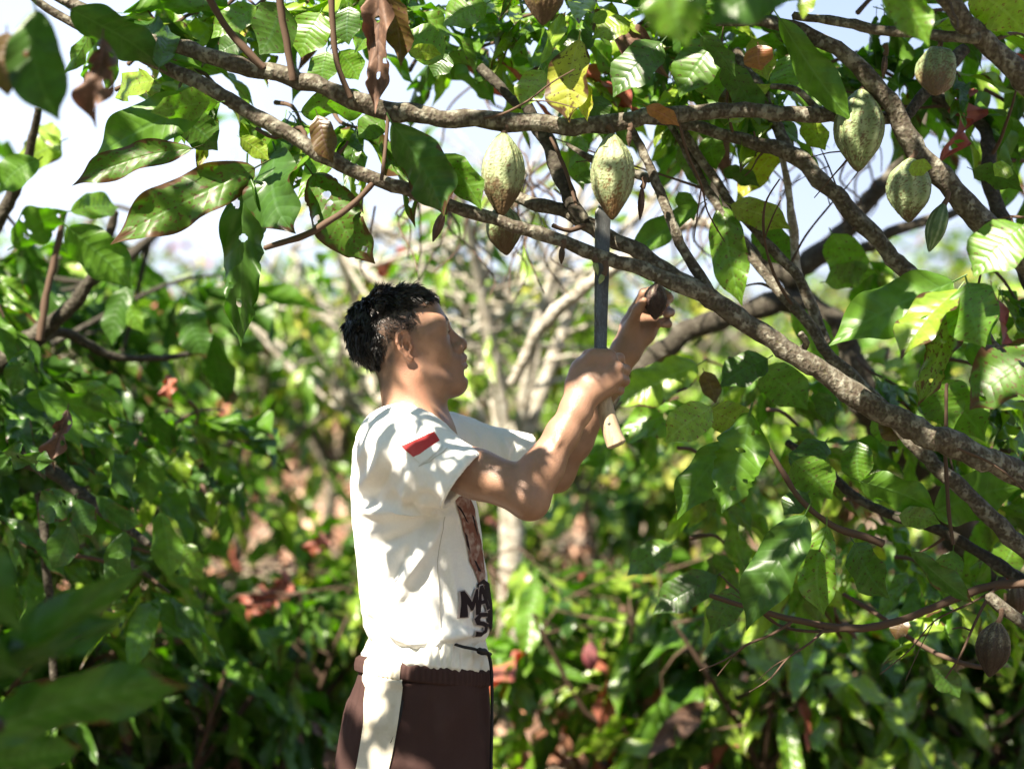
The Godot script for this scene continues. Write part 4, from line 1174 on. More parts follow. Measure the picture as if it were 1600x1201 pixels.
# ---------------------------------------------------------------- bodies and clothes: smooth joined shapes, meshed as one surface
class Field:
	var kind := PackedInt32Array()
	var a := PackedVector3Array()
	var ba := PackedVector3Array()
	var inv := PackedFloat32Array()
	var ra := PackedFloat32Array()
	var dr := PackedFloat32Array()
	var k := PackedFloat32Array()
	var op := PackedInt32Array()
	var m1: Array = []
	var m2: Array = []
	var clip: Array = []
	var rows: Array = []
	func add(kd: int, pa: Vector3, pb: Vector3, r0: float, r1: float, blend: float, sub: bool):
		kind.append(kd); a.append(pa); ba.append(pb - pa)
		inv.append(1.0 / maxf((pb - pa).length_squared(), 1e-9))
		ra.append(r0); dr.append(r1 - r0); k.append(maxf(blend, 1e-5)); op.append(1 if sub else 0)
		m1.append(null); m2.append(null); clip.append(null); rows.append(null)
	func cone(pa: Vector3, pb: Vector3, r0: float, r1: float, blend := 0.02, sub := false):
		add(0, pa, pb, r0, r1, blend, sub)
	func ball(p: Vector3, r: float, blend := 0.02, sub := false):
		add(0, p, p + Vector3(0, 0.0001, 0), r, r, blend, sub)
	func chain(pts: Array, blend := 0.02):
		for i in pts.size() - 1:
			add(0, pts[i][0], pts[i + 1][0], pts[i][1], pts[i + 1][1], blend, false)
	func oval(p: Vector3, r: Vector3, turn: Basis, blend := 0.02, sub := false):
		add(1, p, p, minf(r.x, minf(r.y, r.z)), 0.0, blend, sub)
		var t := turn.orthonormalized().transposed()
		ra[-1] = maxf(r.x, maxf(r.y, r.z))
		m1[-1] = Basis.from_scale(Vector3(1.0 / r.x, 1.0 / r.y, 1.0 / r.z)) * t
		m2[-1] = Basis.from_scale(Vector3(1.0 / r.x / r.x, 1.0 / r.y / r.y, 1.0 / r.z / r.z)) * t
	func cut(n: Vector3, p: Vector3):
		clip[-1] = [n.normalized(), n.normalized().dot(p)]
	func stack(list: Array, blend := 0.02):
		# list of [y, x, z, rx, rz] from the top down
		add(2, Vector3.ZERO, Vector3.ZERO, 0, 0, blend, false)
		rows[-1] = list
	func one(i: int, p: Vector3) -> float:
		var e: float
		match kind[i]:
			0:
				var pa := p - a[i]
				var h := clampf(pa.dot(ba[i]) * inv[i], 0.0, 1.0)
				e = (pa - ba[i] * h).length() - ra[i] - dr[i] * h
			1:
				var q := p - a[i]
				var k0: float = (m1[i] * q).length()
				var k1: float = (m2[i] * q).length()
				e = k0 * (k0 - 1.0) / maxf(k1, 1e-6)
			2:
				var l: Array = rows[i]
				var j := 0
				while j < l.size() - 2 and p.y < l[j + 1][0]:
					j += 1
				var t := clampf((p.y - l[j][0]) / (l[j + 1][0] - l[j][0]), 0.0, 1.0)
				t = t * t * (3.0 - 2.0 * t) * 0.4 + t * 0.6
				var rx := lerpf(l[j][3], l[j + 1][3], t)
				var rz := lerpf(l[j][4], l[j + 1][4], t)
				var x := (p.x - lerpf(l[j][1], l[j + 1][1], t)) / rx
				var z := (p.z - lerpf(l[j][2], l[j + 1][2], t)) / rz
				e = (sqrt(x * x + z * z) - 1.0) * minf(rx, rz)
				e = maxf(e, maxf(p.y - l[0][0], l[-1][0] - p.y))
		if clip[i] != null:
			e = maxf(e, p.dot(clip[i][0]) - clip[i][1])
		return e
	func value(p: Vector3, list: PackedInt32Array) -> float:
		var d := 1e3
		for i in list:
			var e := one(i, p)
			var kk := k[i]
			if op[i] == 1:
				e = -e
				var h := maxf(kk - absf(d - e), 0.0) / kk
				d = maxf(d, e) + h * h * kk * 0.25
			else:
				var h := maxf(kk - absf(d - e), 0.0) / kk
				d = minf(d, e) - h * h * kk * 0.25
		return d
	func all() -> PackedInt32Array:
		return PackedInt32Array(range(kind.size()))
	func normal(p: Vector3, list: PackedInt32Array, e := 0.002) -> Vector3:
		var v := value(p, list)
		return Vector3(value(p + Vector3(e, 0, 0), list) - v, value(p + Vector3(0, e, 0), list) - v, value(p + Vector3(0, 0, e), list) - v).normalized()
	func march(from: Vector3, dir: Vector3, most := 6.0) -> Vector3:
		var list := all()
		var t := 0.0
		for i in 160:
			var d := value(from + dir * t, list)
			if d < 0.0004:
				break
			t += d * 0.6
			if t > most:
				return Vector3.INF
		return from + dir * t
	# surface nets over blocks of 8 x 8 x 8 cells
	func mesh(lo: Vector3, hi: Vector3, cell: float) -> Array:
		var nb := 8
		var bs := cell * nb
		var cnt := Vector3i(((hi - lo) / bs).ceil())
		var reach := bs * 0.87 + cell
		var all_list := all()
		var vert := PackedVector3Array()
		var where := {}
		var blocks := []
		var w := nb + 1
		for bz in cnt.z:
			for by in cnt.y:
				for bx in cnt.x:
					var c := lo + (Vector3(bx, by, bz) + Vector3.ONE * 0.5) * bs
					var list := PackedInt32Array()
					for i in all_list:
						if one(i, c) < reach * 1.7 + k[i] * 1.5:
							list.append(i)
					if list.is_empty():
						continue
					var dc := value(c, list)
					if absf(dc) > reach * 1.7:
						continue
					var val := PackedFloat32Array()
					val.resize(w * w * w)
					var o := lo + Vector3(bx, by, bz) * bs
					var neg := 0
					var q := 0
					for z in w:
						for y in w:
							for x in w:
								var v := value(o + Vector3(x, y, z) * cell, list)
								val[q] = v
								q += 1
								if v < 0.0:
									neg += 1
					if neg == 0 or neg == w * w * w:
						continue
					blocks.append([bx, by, bz, val])
					for z in nb:
						for y in nb:
							for x in nb:
								q = (z * w + y) * w + x
								var m := 0
								var v0 := val[q]; var v1 := val[q + 1]; var v2 := val[q + w]; var v3 := val[q + w + 1]
								var q2 := q + w * w
								var v4 := val[q2]; var v5 := val[q2 + 1]; var v6 := val[q2 + w]; var v7 := val[q2 + w + 1]
								m = int(v0 < 0) + int(v1 < 0) + int(v2 < 0) + int(v3 < 0) + int(v4 < 0) + int(v5 < 0) + int(v6 < 0) + int(v7 < 0)
								if m == 0 or m == 8:
									continue
								var s := Vector3.ZERO
								var n := 0
								if (v0 < 0) != (v1 < 0): s += Vector3(v0 / (v0 - v1), 0, 0); n += 1
								if (v2 < 0) != (v3 < 0): s += Vector3(v2 / (v2 - v3), 1, 0); n += 1
								if (v4 < 0) != (v5 < 0): s += Vector3(v4 / (v4 - v5), 0, 1); n += 1
								if (v6 < 0) != (v7 < 0): s += Vector3(v6 / (v6 - v7), 1, 1); n += 1
								if (v0 < 0) != (v2 < 0): s += Vector3(0, v0 / (v0 - v2), 0); n += 1
								if (v1 < 0) != (v3 < 0): s += Vector3(1, v1 / (v1 - v3), 0); n += 1
								if (v4 < 0) != (v6 < 0): s += Vector3(0, v4 / (v4 - v6), 1); n += 1
								if (v5 < 0) != (v7 < 0): s += Vector3(1, v5 / (v5 - v7), 1); n += 1
								if (v0 < 0) != (v4 < 0): s += Vector3(0, 0, v0 / (v0 - v4)); n += 1
								if (v1 < 0) != (v5 < 0): s += Vector3(1, 0, v1 / (v1 - v5)); n += 1
								if (v2 < 0) != (v6 < 0): s += Vector3(0, 1, v2 / (v2 - v6)); n += 1
								if (v3 < 0) != (v7 < 0): s += Vector3(1, 1, v3 / (v3 - v7)); n += 1
								where[((bz * nb + z) * 4096 + by * nb + y) * 4096 + bx * nb + x] = vert.size()
								vert.append(o + (Vector3(x, y, z) + s / n) * cell)
		var ix := PackedInt32Array()
		for bl in blocks:
			var val: PackedFloat32Array = bl[3]
			for z in nb:
				for y in nb:
					for x in nb:
						var q := (z * w + y) * w + x
						var v := val[q]
						var key: int = ((bl[2] * nb + z) * 4096 + bl[1] * nb + y) * 4096 + bl[0] * nb + x
						for ax in 3:
							var v2 := val[q + (1 if ax == 0 else (w if ax == 1 else w * w))]
							if (v < 0.0) == (v2 < 0.0):
								continue
							var s1: int = [4096, 4096 * 4096, 1][ax]
							var s2: int = [4096 * 4096, 1, 4096][ax]
							var c0: int = where.get(key, -1)
							var c1: int = where.get(key - s1, -1)
							var c2: int = where.get(key - s1 - s2, -1)
							var c3: int = where.get(key - s2, -1)
							if c0 < 0 or c1 < 0 or c2 < 0 or c3 < 0:
								continue
							if v < 0.0:
								ix.append_array([c0, c2, c1, c0, c3, c2])
							else:
								ix.append_array([c0, c1, c2, c0, c2, c3])
		return [vert, ix]

func nets(f: Field, lo: Vector3, hi: Vector3, cell: float, move = null, paint = null, rounds := 1) -> ArrayMesh:
	var got := f.mesh(lo, hi, cell)
	var v: PackedVector3Array = got[0]
	var ix: PackedInt32Array = got[1]
	# relax once so that the grid does not show
	for r in rounds:
		var sum := PackedVector3Array()
		sum.resize(v.size())
		var cnt := PackedInt32Array()
		cnt.resize(v.size())
		for i in range(0, ix.size(), 3):
			for e in 3:
				var a := ix[i + e]
				var b := ix[i + (e + 1) % 3]
				sum[a] += v[b]; cnt[a] += 1
				sum[b] += v[a]; cnt[b] += 1
		for i in v.size():
			if cnt[i]:
				v[i] = v[i].lerp(sum[i] / cnt[i], 0.5)
	var nn := normals_of(v, ix)
	if move != null:
		for i in v.size():
			v[i] += nn[i] * move.call(v[i], nn[i])
		nn = normals_of(v, ix)
	var mb := MB.new()
	mb.v = v
	mb.n = nn
	mb.ix = ix
	if paint != null:
		for i in v.size():
			mb.c.append(paint.call(v[i], nn[i]))
	return mb.mesh()

func normals_of(v: PackedVector3Array, ix: PackedInt32Array) -> PackedVector3Array:
	var n := PackedVector3Array()
	n.resize(v.size())
	for i in range(0, ix.size(), 3):
		var a := ix[i]; var b := ix[i + 1]; var c := ix[i + 2]
		var x := (v[c] - v[a]).cross(v[b] - v[a])
		n[a] += x; n[b] += x; n[c] += x
	for i in n.size():
		n[i] = n[i].normalized()
	return n

# ---------------------------------------------------------------- the worker
var head_at: Vector3
var head_b: Basis
func H(x: float, y: float, z: float) -> Vector3:
	return head_at + head_b * Vector3(x, y, z)

func head_frame():
	var p := deg_to_rad(15.0)
	var y := deg_to_rad(15.0)
	var f := Vector3(cos(p) * cos(y), sin(p), -cos(p) * sin(y))
	var r := Vector3(sin(y), 0, cos(y))
	head_b = Basis(f, r.cross(f), r)
	head_at = P(627, 541, 3.2)

func skull(f: Field):
	# head, in its own frame: x to the face, y up, z to the right ear
	f.oval(H(-0.010, 0.040, 0), Vector3(0.090, 0.076, 0.073), head_b, 0.03)
	f.oval(H(0.050, 0.045, 0), Vector3(0.046, 0.058, 0.058), head_b, 0.03)
	f.oval(H(0.042, -0.030, 0), Vector3(0.054, 0.068, 0.058), head_b, 0.03)
	for s in [-1.0, 1.0]:
		f.chain([[H(-0.004, -0.018, 0.056 * s), 0.014], [H(0.004, -0.060, 0.052 * s), 0.014], [H(0.040, -0.086, 0.036 * s), 0.014], [H(0.078, -0.100, 0.010 * s), 0.015]], 0.035)
		f.ball(H(0.060, -0.016, 0.044 * s), 0.020, 0.035)
		f.cone(H(0.088, 0.026, 0.010 * s), H(0.074, 0.026, 0.050 * s), 0.011, 0.011, 0.022)
		f.cone(H(0.040, 0.012, 0.062 * s), H(0.066, 0.022, 0.052 * s), 0.010, 0.012, 0.03)
	f.ball(H(0.092, -0.101, 0), 0.0175, 0.03)
	f.oval(H(0.092, -0.062, 0), Vector3(0.026, 0.030, 0.028), head_b, 0.025)
	# nose
	f.cone(H(0.094, 0.014, 0), H(0.117, -0.024, 0), 0.0085, 0.0115, 0.016)
	f.ball(H(0.1205, -0.029, 0), 0.0120, 0.008)
	for s in [-1.0, 1.0]:
		f.ball(H(0.109, -0.033, 0.0140 * s), 0.0098, 0.008)
		# eye hollows and lids
		f.ball(H(0.103, 0.004, 0.033 * s), 0.0135, 0.016, true)
		f.oval(H(0.0815, 0.0085, 0.032 * s), Vector3(0.0145, 0.0085, 0.017), head_b, 0.006)
		f.oval(H(0.0805, -0.0055, 0.032 * s), Vector3(0.0135, 0.006, 0.016), head_b, 0.006)
	# lips
	f.cone(H(0.1165, -0.0550, 0), H(0.100, -0.0600, 0.022), 0.0074, 0.0030, 0.008)
	f.cone(H(0.1165, -0.0550, 0), H(0.100, -0.0600, -0.022), 0.0074, 0.0030, 0.008)
	f.cone(H(0.1125, -0.0710, 0), H(0.100, -0.0665, 0.020), 0.0082, 0.0032, 0.007)
	f.cone(H(0.1125, -0.0710, 0), H(0.100, -0.0665, -0.020), 0.0082, 0.0032, 0.007)
	f.cone(H(0.1245, -0.0630, 0), H(0.107, -0.0630, 0.022), 0.0024, 0.0010, 0.004, true)
	f.cone(H(0.1245, -0.0630, 0), H(0.107, -0.0630, -0.022), 0.0024, 0.0010, 0.004, true)
	f.cone(H(0.112, -0.0855, -0.012), H(0.112, -0.0855, 0.012), 0.006, 0.006, 0.012, true)
	for s in [-1.0, 1.0]:
		f.oval(H(0.1145, -0.0405, 0.0085 * s), Vector3(0.0068, 0.0048, 0.0042), head_b, 0.003, true)
	# ears
	for s in [-1.0, 1.0]:
		f.oval(H(-0.010, 0.004, 0.0755 * s), Vector3(0.0155, 0.026, 0.0075), head_b * Basis(Vector3.UP, -0.40 * s), 0.006)
		f.oval(H(-0.006, -0.001, 0.086 * s), Vector3(0.0090, 0.0135, 0.0115), head_b, 0.003, true)
		f.chain([[H(0.003, 0.004, 0.074 * s), 0.0030], [H(0.0055, 0.016, 0.077 * s), 0.0036], [H(0.000, 0.028, 0.081 * s), 0.0040], [H(-0.010, 0.0325, 0.088 * s), 0.0042], [H(-0.021, 0.027, 0.094 * s), 0.0042], [H(-0.0255, 0.013, 0.096 * s), 0.0040], [H(-0.0230, -0.002, 0.094 * s), 0.0038], [H(-0.014, -0.016, 0.088 * s), 0.0042], [H(-0.004, -0.0255, 0.081 * s), 0.0062]], 0.004)
		f.chain([[H(-0.006, 0.022, 0.083 * s), 0.0032], [H(-0.015, 0.012, 0.087 * s), 0.0034], [H(-0.016, 0.000, 0.087 * s), 0.0033], [H(-0.010, -0.012, 0.083 * s), 0.0034]], 0.004)
		f.ball(H(0.004, -0.003, 0.0765 * s), 0.0048, 0.004)

func finger(f: Field, pts: Array, r0: float, r1: float, blend := 0.004):
	for i in pts.size() - 1:
		var t0 := float(i) / (pts.size() - 1)
		var t1 := float(i + 1) / (pts.size() - 1)
		f.cone(pts[i], pts[i + 1], lerpf(r0, r1, t0), lerpf(r0, r1, t1), blend if i == 0 else 0.002)
		if i > 0:
			f.ball(pts[i], lerpf(r0, r1, t0) * 1.07, 0.004)

func person():
	head_frame()
	var who := thing("person", "person in a stained white t-shirt and maroon track trousers reaching up to a branch", "person", P(650, 600.5, 3.2) * Vector3(1, 0, 1))
	var off := who.position
	var sk := Field.new()
	skull(sk)
	# neck
	sk.cone(H(-0.010, -0.030, 0), P(655, 690, 3.2), 0.046, 0.053, 0.03)
	sk.cone(H(0.012, -0.060, 0), P(668, 668, 3.2), 0.040, 0.046, 0.03)
	sk.cone(H(-0.030, -0.030, 0.052), P(682, 672, 3.15), 0.013, 0.014, 0.03)
	sk.cone(H(-0.030, -0.050, 0.02), P(634, 668, 3.16), 0.020, 0.036, 0.04)
	sk.cone(P(645, 690, 3.2), P(640, 705, 3.05), 0.055, 0.055, 0.05)
	sk.cone(P(645, 690, 3.2), P(700, 700, 3.36), 0.055, 0.050, 0.05)
	# trunk, under the clothes
	sk.cone(P(645, 730, 3.2), P(660, 1000, 3.2), 0.085, 0.085, 0.05)
	sk.cone(P(660, 1000, 3.2), P(650, 1120, 3.2), 0.085, 0.095, 0.05)
	# right arm
	var rs := P(645, 706, 3.05)
	var re := P(826, 778, 2.95)
	var rw := P(899, 645, 2.975)
	sk.cone(rs, P(745, 742, 3.0), 0.047, 0.0425, 0.05)
	sk.cone(P(745, 742, 3.0), re, 0.042, 0.0320, 0.02)
	sk.cone(P(730, 730, 2.995), P(790, 748, 2.965), 0.029, 0.032, 0.03)
	sk.ball(P(832, 789, 2.95), 0.0180, 0.03)
	sk.cone(re, P(848, 730, 2.955), 0.0315, 0.0355, 0.03)
	sk.cone(P(848, 730, 2.955), P(880, 676, 2.967), 0.0365, 0.0290, 0.02)
	sk.cone(P(880, 676, 2.967), rw, 0.031, 0.0255, 0.015)
	# veins on the forearm and the back of the hand
	sk.chain([[P(864, 704, 2.928), 0.0026], [P(872, 690, 2.932), 0.0028], [P(881, 671, 2.9405), 0.0026], [P(896, 640, 2.952), 0.0024]], 0.010)
	# right hand round the handle
	sk.oval(rw.lerp(P(914, 606, 2.98), 0.2), Vector3(0.030, 0.026, 0.021), Basis(), 0.02)
	sk.chain([[rw, 0.021], [P(918, 598, 2.98), 0.0185], [P(950, 560, 2.985), 0.0135]], 0.016)
	sk.chain([[rw, 0.020], [P(924, 606, 2.974), 0.0175], [P(964, 574, 2.977), 0.0130]], 0.008)
	sk.chain([[rw, 0.020], [P(926, 614, 2.974), 0.0165], [P(965, 591, 2.978), 0.0125]], 0.008)
	sk.chain([[rw, 0.020], [P(922, 622, 2.978), 0.0155], [P(957, 607, 2.984), 0.0115]], 0.008)
	sk.chain([[rw, 0.021], [P(900, 602, 2.992), 0.0185], [P(908, 574, 3.008), 0.0165]], 0.016)
	sk.chain([[P(906, 580, 2.995), 0.0165], [P(928, 558, 2.990), 0.0140], [P(952, 557, 2.986), 0.0125]], 0.014)
	finger(sk, [P(950, 560, 2.985), P(968, 560, 3.014), P(950, 563, 3.040), P(934, 567, 3.036)], 0.0110, 0.0080)
	finger(sk, [P(964, 574, 2.977), P(977, 578, 3.010), P(960, 580, 3.040), P(940, 581, 3.036)], 0.0110, 0.0082)
	finger(sk, [P(965, 591, 2.978), P(976, 595, 3.010), P(962, 597, 3.040), P(942, 597, 3.034)], 0.0106, 0.0078)
	finger(sk, [P(957, 607, 2.984), P(968, 610, 3.010), P(958, 611, 3.034), P(942, 610, 3.030)], 0.0096, 0.0072)
	finger(sk, [P(906, 576, 3.006), P(920, 556, 3.022), P(942, 550, 3.044), P(958, 556, 3.052)], 0.0135, 0.0092, 0.012)
	# left arm
	var ls := P(706, 706, 3.36)
	var le := P(866, 738, 3.42)
	var lw := P(978, 548, 3.36)
	sk.cone(ls, le, 0.047, 0.040, 0.05)
	sk.cone(le, P(896, 688, 3.40), 0.036, 0.039, 0.03)
	sk.cone(P(896, 688, 3.40), P(948, 598, 3.37), 0.039, 0.0315, 0.02)
	sk.cone(P(948, 598, 3.37), lw, 0.033, 0.0295, 0.015)
	# left hand round the black pod
	sk.chain([[lw, 0.027], [P(986, 510, 3.37), 0.021], [P(990, 486, 3.385), 0.0130]], 0.016)
	sk.chain([[lw, 0.024], [P(998, 512, 3.375), 0.020], [P(1003, 488, 3.392), 0.0125]], 0.014)
	sk.chain([[lw, 0.024], [P(1006, 516, 3.372), 0.019], [P(1016, 495, 3.388), 0.0120]], 0.014)
	sk.chain([[lw, 0.024], [P(1008, 522, 3.365), 0.018], [P(1025, 505, 3.374), 0.0112]], 0.014)
	sk.chain([[lw, 0.024], [P(984, 522, 3.348), 0.018], [P(990, 500, 3.330), 0.0135]], 0.014)
	finger(sk, [P(990, 486, 3.385), P(1006, 458, 3.352), P(1028, 450, 3.352), P(1046, 462, 3.332)], 0.0110, 0.0080)
	finger(sk, [P(1003, 488, 3.392), P(1026, 466, 3.384), P(1046, 466, 3.352), P(1040, 475, 3.326)], 0.0112, 0.0080)
	finger(sk, [P(1016, 495, 3.388), P(1040, 482, 3.378), P(1048, 488, 3.346), P(1041, 491, 3.322)], 0.0108, 0.0078)
	finger(sk, [P(1025, 505, 3.374), P(1041, 502, 3.356), P(1044, 506, 3.334), P(1036, 507, 3.318)], 0.0098, 0.0072)
	finger(sk, [P(990, 500, 3.330), P(996, 484, 3.306), P(1006, 470, 3.290)], 0.0122, 0.0088)
	# feet
	for s in [[640, 3.10], [672, 3.32]]:
		var a := P(s[0], 600.5, s[1]); a.y = 0.10
		sk.cone(a, Vector3(a.x, 0.45, a.z), 0.040, 0.052, 0.02)
		sk.cone(a - Vector3(0, 0.05, 0), a + Vector3(0.14, -0.06, 0), 0.038, 0.03, 0.03)
	var stain := FastNoiseLite.new()
	stain.seed = 4
	stain.frequency = 28.0
	var pr := func(q: Vector3, n: Vector3) -> Color:
		var p: Vector3 = q
		var c := Color(0.265, 0.150, 0.098) * (1.0 + 0.20 * stain.get_noise_3dv(p * 0.6) + 0.10 * stain.get_noise_3dv(p * 1.7) + 0.05 * stain.get_noise_3dv(p * 6.0))
		var h: Vector3 = head_b.transposed() * (p - head_at)
		if p.distance_to(head_at) < 0.2:
			if h.x > 0.099 and absf(h.y + 0.063) < 0.014 and absf(h.z) < 0.024:
				var t := smoothstep(0.014, 0.008, absf(h.y + 0.063)) * smoothstep(0.024, 0.018, absf(h.z))
				c = c.lerp(Color(0.24, 0.112, 0.075), t * 0.7)
			if h.x > 0.105 and absf(h.y + 0.0395) < 0.006:
				c = c.lerp(Color(0.09, 0.035, 0.02), 0.7 * smoothstep(0.006, 0.0025, Vector2(absf(h.z) - 0.0085, h.y + 0.0395).length()))
			if absf(h.z) > 0.068 and h.x < 0.012 and h.x > -0.032:
				c = c.lerp(Color(0.36, 0.16, 0.10), 0.35)
			var sc: float = scalp(h) * 0.9
			if absf(h.z) > 0.0735:
				sc = 0.0
			sc *= lerpf(0.68 + 0.22 * stain.get_noise_3dv(p * 9.0), 1.0, smoothstep(0.03, 0.06, h.y) + smoothstep(-0.05, -0.075, h.x))
			sc = clampf(sc, 0.0, 1.0)
			c = c.lerp(Color(0.035, 0.028, 0.024), sc)
		c.a = 1.0
		return c
	var skin := nets(sk, P(520, 1150, 3.2) + Vector3(0, 0, -0.40), P(1080, 425, 3.0) + Vector3(0, 0.0, 0.30), 0.0036, null, pr, 1)
	var body := part("body", skin, MAT.skin, who)
	body.position = -off
	var feet := nets(sk, P(560, 600.5, 3.0) * Vector3(1, 0, 1) + Vector3(0, 0, -0.5), P(800, 600.5, 3.0) * Vector3(1, 0, 1) + Vector3(0.1, 0.30, 0.1), 0.012)
	var boots := part("boots", feet, MAT.boot, who)
	boots.position = -off
	eyes_and_hair(who, off)
	clothes(who, off, sk)

# how much hair grows at a place of the head, 0 to 1
func scalp(h: Vector3) -> float:
	var a := absf(h.z)
	var line := 0.062 + 0.012 * smoothstep(0.0, 0.05, a)          # hairline over the brow: height at the front
	var s := 0.0
	# height over a line that falls from the brow over the ear to the nape
	var low: float
	if h.x > 0.035:
		low = lerpf(0.052, line, smoothstep(0.035, 0.085, h.x))
		low = maxf(low, 0.055) if a > 0.045 else low
	elif h.x > -0.03:
		low = lerpf(0.006, 0.052, smoothstep(-0.02, 0.035, h.x))
	else:
		low = lerpf(-0.080, 0.006, smoothstep(-0.056, -0.022, h.x))
	if h.x > 0.005 and h.x < 0.026 and a > 0.05:
		low = minf(low, 0.010)
	s = smoothstep(low - 0.010, low + 0.024, h.y)
	return s

func eyes_and_hair(who: Node3D, off: Vector3):
	for s in [1.0, -1.0]:
		var e := SphereMesh.new()
		e.radius = 0.0125
		e.height = 0.025
		var o := part("eye", e, MAT.eye, who)
		o.position = H(0.0795, 0.0020, 0.0320 * s) - off
		var i := SphereMesh.new()
		i.radius = 0.0062
		i.height = 0.0124
		var ir := part("iris", i, MAT.iris, o)
		ir.position = head_b * Vector3(0.0078, 0.0015, 0)
	# hair: a short crop of fine strands, longer on top, shaved at the sides
	var r := RandomNumberGenerator.new()
	r.seed = 77
	var sk := Field.new()
	skull(sk)
	var list := sk.all()
	var core := PackedInt32Array([0, 1, 2, sk.kind.size()])
	sk.cone(H(-0.010, -0.030, 0), P(655, 690, 3.2), 0.046, 0.053, 0.03)
	var mb := MB.new()
	var brow := MB.new()
	var f := FastNoiseLite.new()
	f.seed = 8
	f.frequency = 22.0
	var made := 0
	var tries := 0
	while made < 21000 and tries < 90000:
		tries += 1
		var d := Vector3(r.randfn(), r.randfn(), r.randfn()).normalized()
		if d.y < -0.75:
			continue
		var c := Vector3(-0.005, 0.03, 0)
		# walk out to the scalp
		var t := 0.05
		for k in 7:
			t -= sk.value(H(c.x + d.x * t, c.y + d.y * t, c.z + d.z * t), core)
		var h := c + d * t
		var cover := scalp(h)
		if r.randf() > cover * 1.05 or cover < 0.12:
			continue
		var a := absf(h.z)
		# length: long on the crown and back of the crown, a fade over the ears and at the nape
		var topness := smoothstep(0.058, 0.098, h.y + 0.45 * maxf(0.0, -h.x - 0.045) - 0.25 * maxf(0.0, a - 0.055))
		topness = maxf(topness, smoothstep(-0.035, -0.065, h.x) * smoothstep(-0.06, -0.01, h.y) * 0.85)
		var l := lerpf(0.005, 0.024, topness) * r.randf_range(0.7, 1.15)
		if topness < 0.12 and r.randf() < 0.25:
			continue
		var n := d
		var p0 := h
		# combing: forward and aside on top, down at the back, with tufts
		var w := Vector3(f.get_noise_3dv(h * 1.5), f.get_noise_3dv(h * 1.5 + Vector3(9, 0, 0)), f.get_noise_3dv(h * 1.5 + Vector3(0, 9, 0)))
		var comb := Vector3(0.75, -0.25, 0.35 * signf(h.z)) if h.x > -0.04 else Vector3(-0.05, -1.0, 0.2 * signf(h.z))
		comb = (comb - n * comb.dot(n)).normalized()
		var lie := lerpf(0.9, 1.05, topness)
		var d1 := (n * lerpf(0.45, 0.52, topness) + comb * lie + w * 1.3 + Vector3(r.randfn(), r.randfn(), r.randfn()) * 0.11).normalized()
		var d2 := (d1 - n * 0.55 + comb * 0.3 + w * 0.9).normalized()
		var p1 := p0 + d1 * l * 0.5
		var p2 := p1 + d2 * l * 0.5
		strand(mb, [p0 - n * 0.002, p1, p2], lerpf(0.0005, 0.0011, topness), r)
		made += 1
	var hair := part("hair", mb.mesh(), MAT.hair, who)
	hair.position = -off
	# a thick mat under the longer strands
	var cap := Field.new()
	cap.oval(H(-0.010, 0.045, 0), Vector3(0.096, 0.080, 0.074), head_b, 0.02)
	cap.oval(H(0.046, 0.062, 0), Vector3(0.046, 0.050, 0.054), head_b, 0.03)
	cap.oval(H(-0.045, 0.016, 0), Vector3(0.053, 0.064, 0.056), head_b, 0.03)
	var sub := Field.new()
	var capmesh := nets_cap(cap)
	var cm := part("hair", capmesh, MAT.scalp, who)
	cm.position = -off
	# brows and lashes
	for s in [1.0, -1.0]:
		for i in 110:
			var u := r.randf()
			var h := Vector3(lerpf(0.099, 0.080, u * u), 0.0265 + 0.008 * sin(u * 2.6) - 0.004 * u + r.randfn() * 0.0013, (0.011 + 0.040 * u) * s)
			for k in 4:
				h += (head_b.transposed() * sk.normal(H(h.x, h.y, h.z), list)) * (0.0004 - sk.value(H(h.x, h.y, h.z), list))
			var dd := Vector3(-0.35, 0.25 - 0.5 * u, 0.9 * s)
			strand(brow, [h, h + dd * 0.004 + Vector3(0.0006, 0, 0), h + dd * 0.008], 0.0005, r)
		for i in 26:
			var u := i / 25.0
			var h := Vector3(0.0935 - 0.010 * u * u, 0.0045 - 0.002 * u, (0.021 + 0.024 * u) * s)
			var dd := Vector3(0.9, 0.15, 0.4 * (u - 0.3) * s).normalized()
			strand(brow, [h, h + dd * 0.004, h + dd * 0.0075 + Vector3(0, 0.002, 0)], 0.0004, r)
	var br := part("eyebrows", brow.mesh(), MAT.hair, who)
	br.position = -off

func strand(mb: MB, pts: Array, w: float, r: RandomNumberGenerator):
	var side := Vector3(r.randfn(), r.randfn(), r.randfn())
	var b := mb.v.size()
	for i in 3:
		var dir: Vector3 = (pts[mini(i + 1, 2)] - pts[maxi(i - 1, 0)]).normalized()
		var s: Vector3 = dir.cross(side).normalized() * w * [1.0, 0.8, 0.15][i]
		var p: Vector3 = pts[i]
		mb.v.append(H(p.x - s.x, p.y - s.y, p.z - s.z))
		mb.v.append(H(p.x + s.x, p.y + s.y, p.z + s.z))
		var n := head_b * dir.cross(s).normalized()
		mb.n.append(n); mb.n.append(n)
	for i in 2:
		mb.quad(b + i * 2, b + i * 2 + 1, b + i * 2 + 3, b + i * 2 + 2)

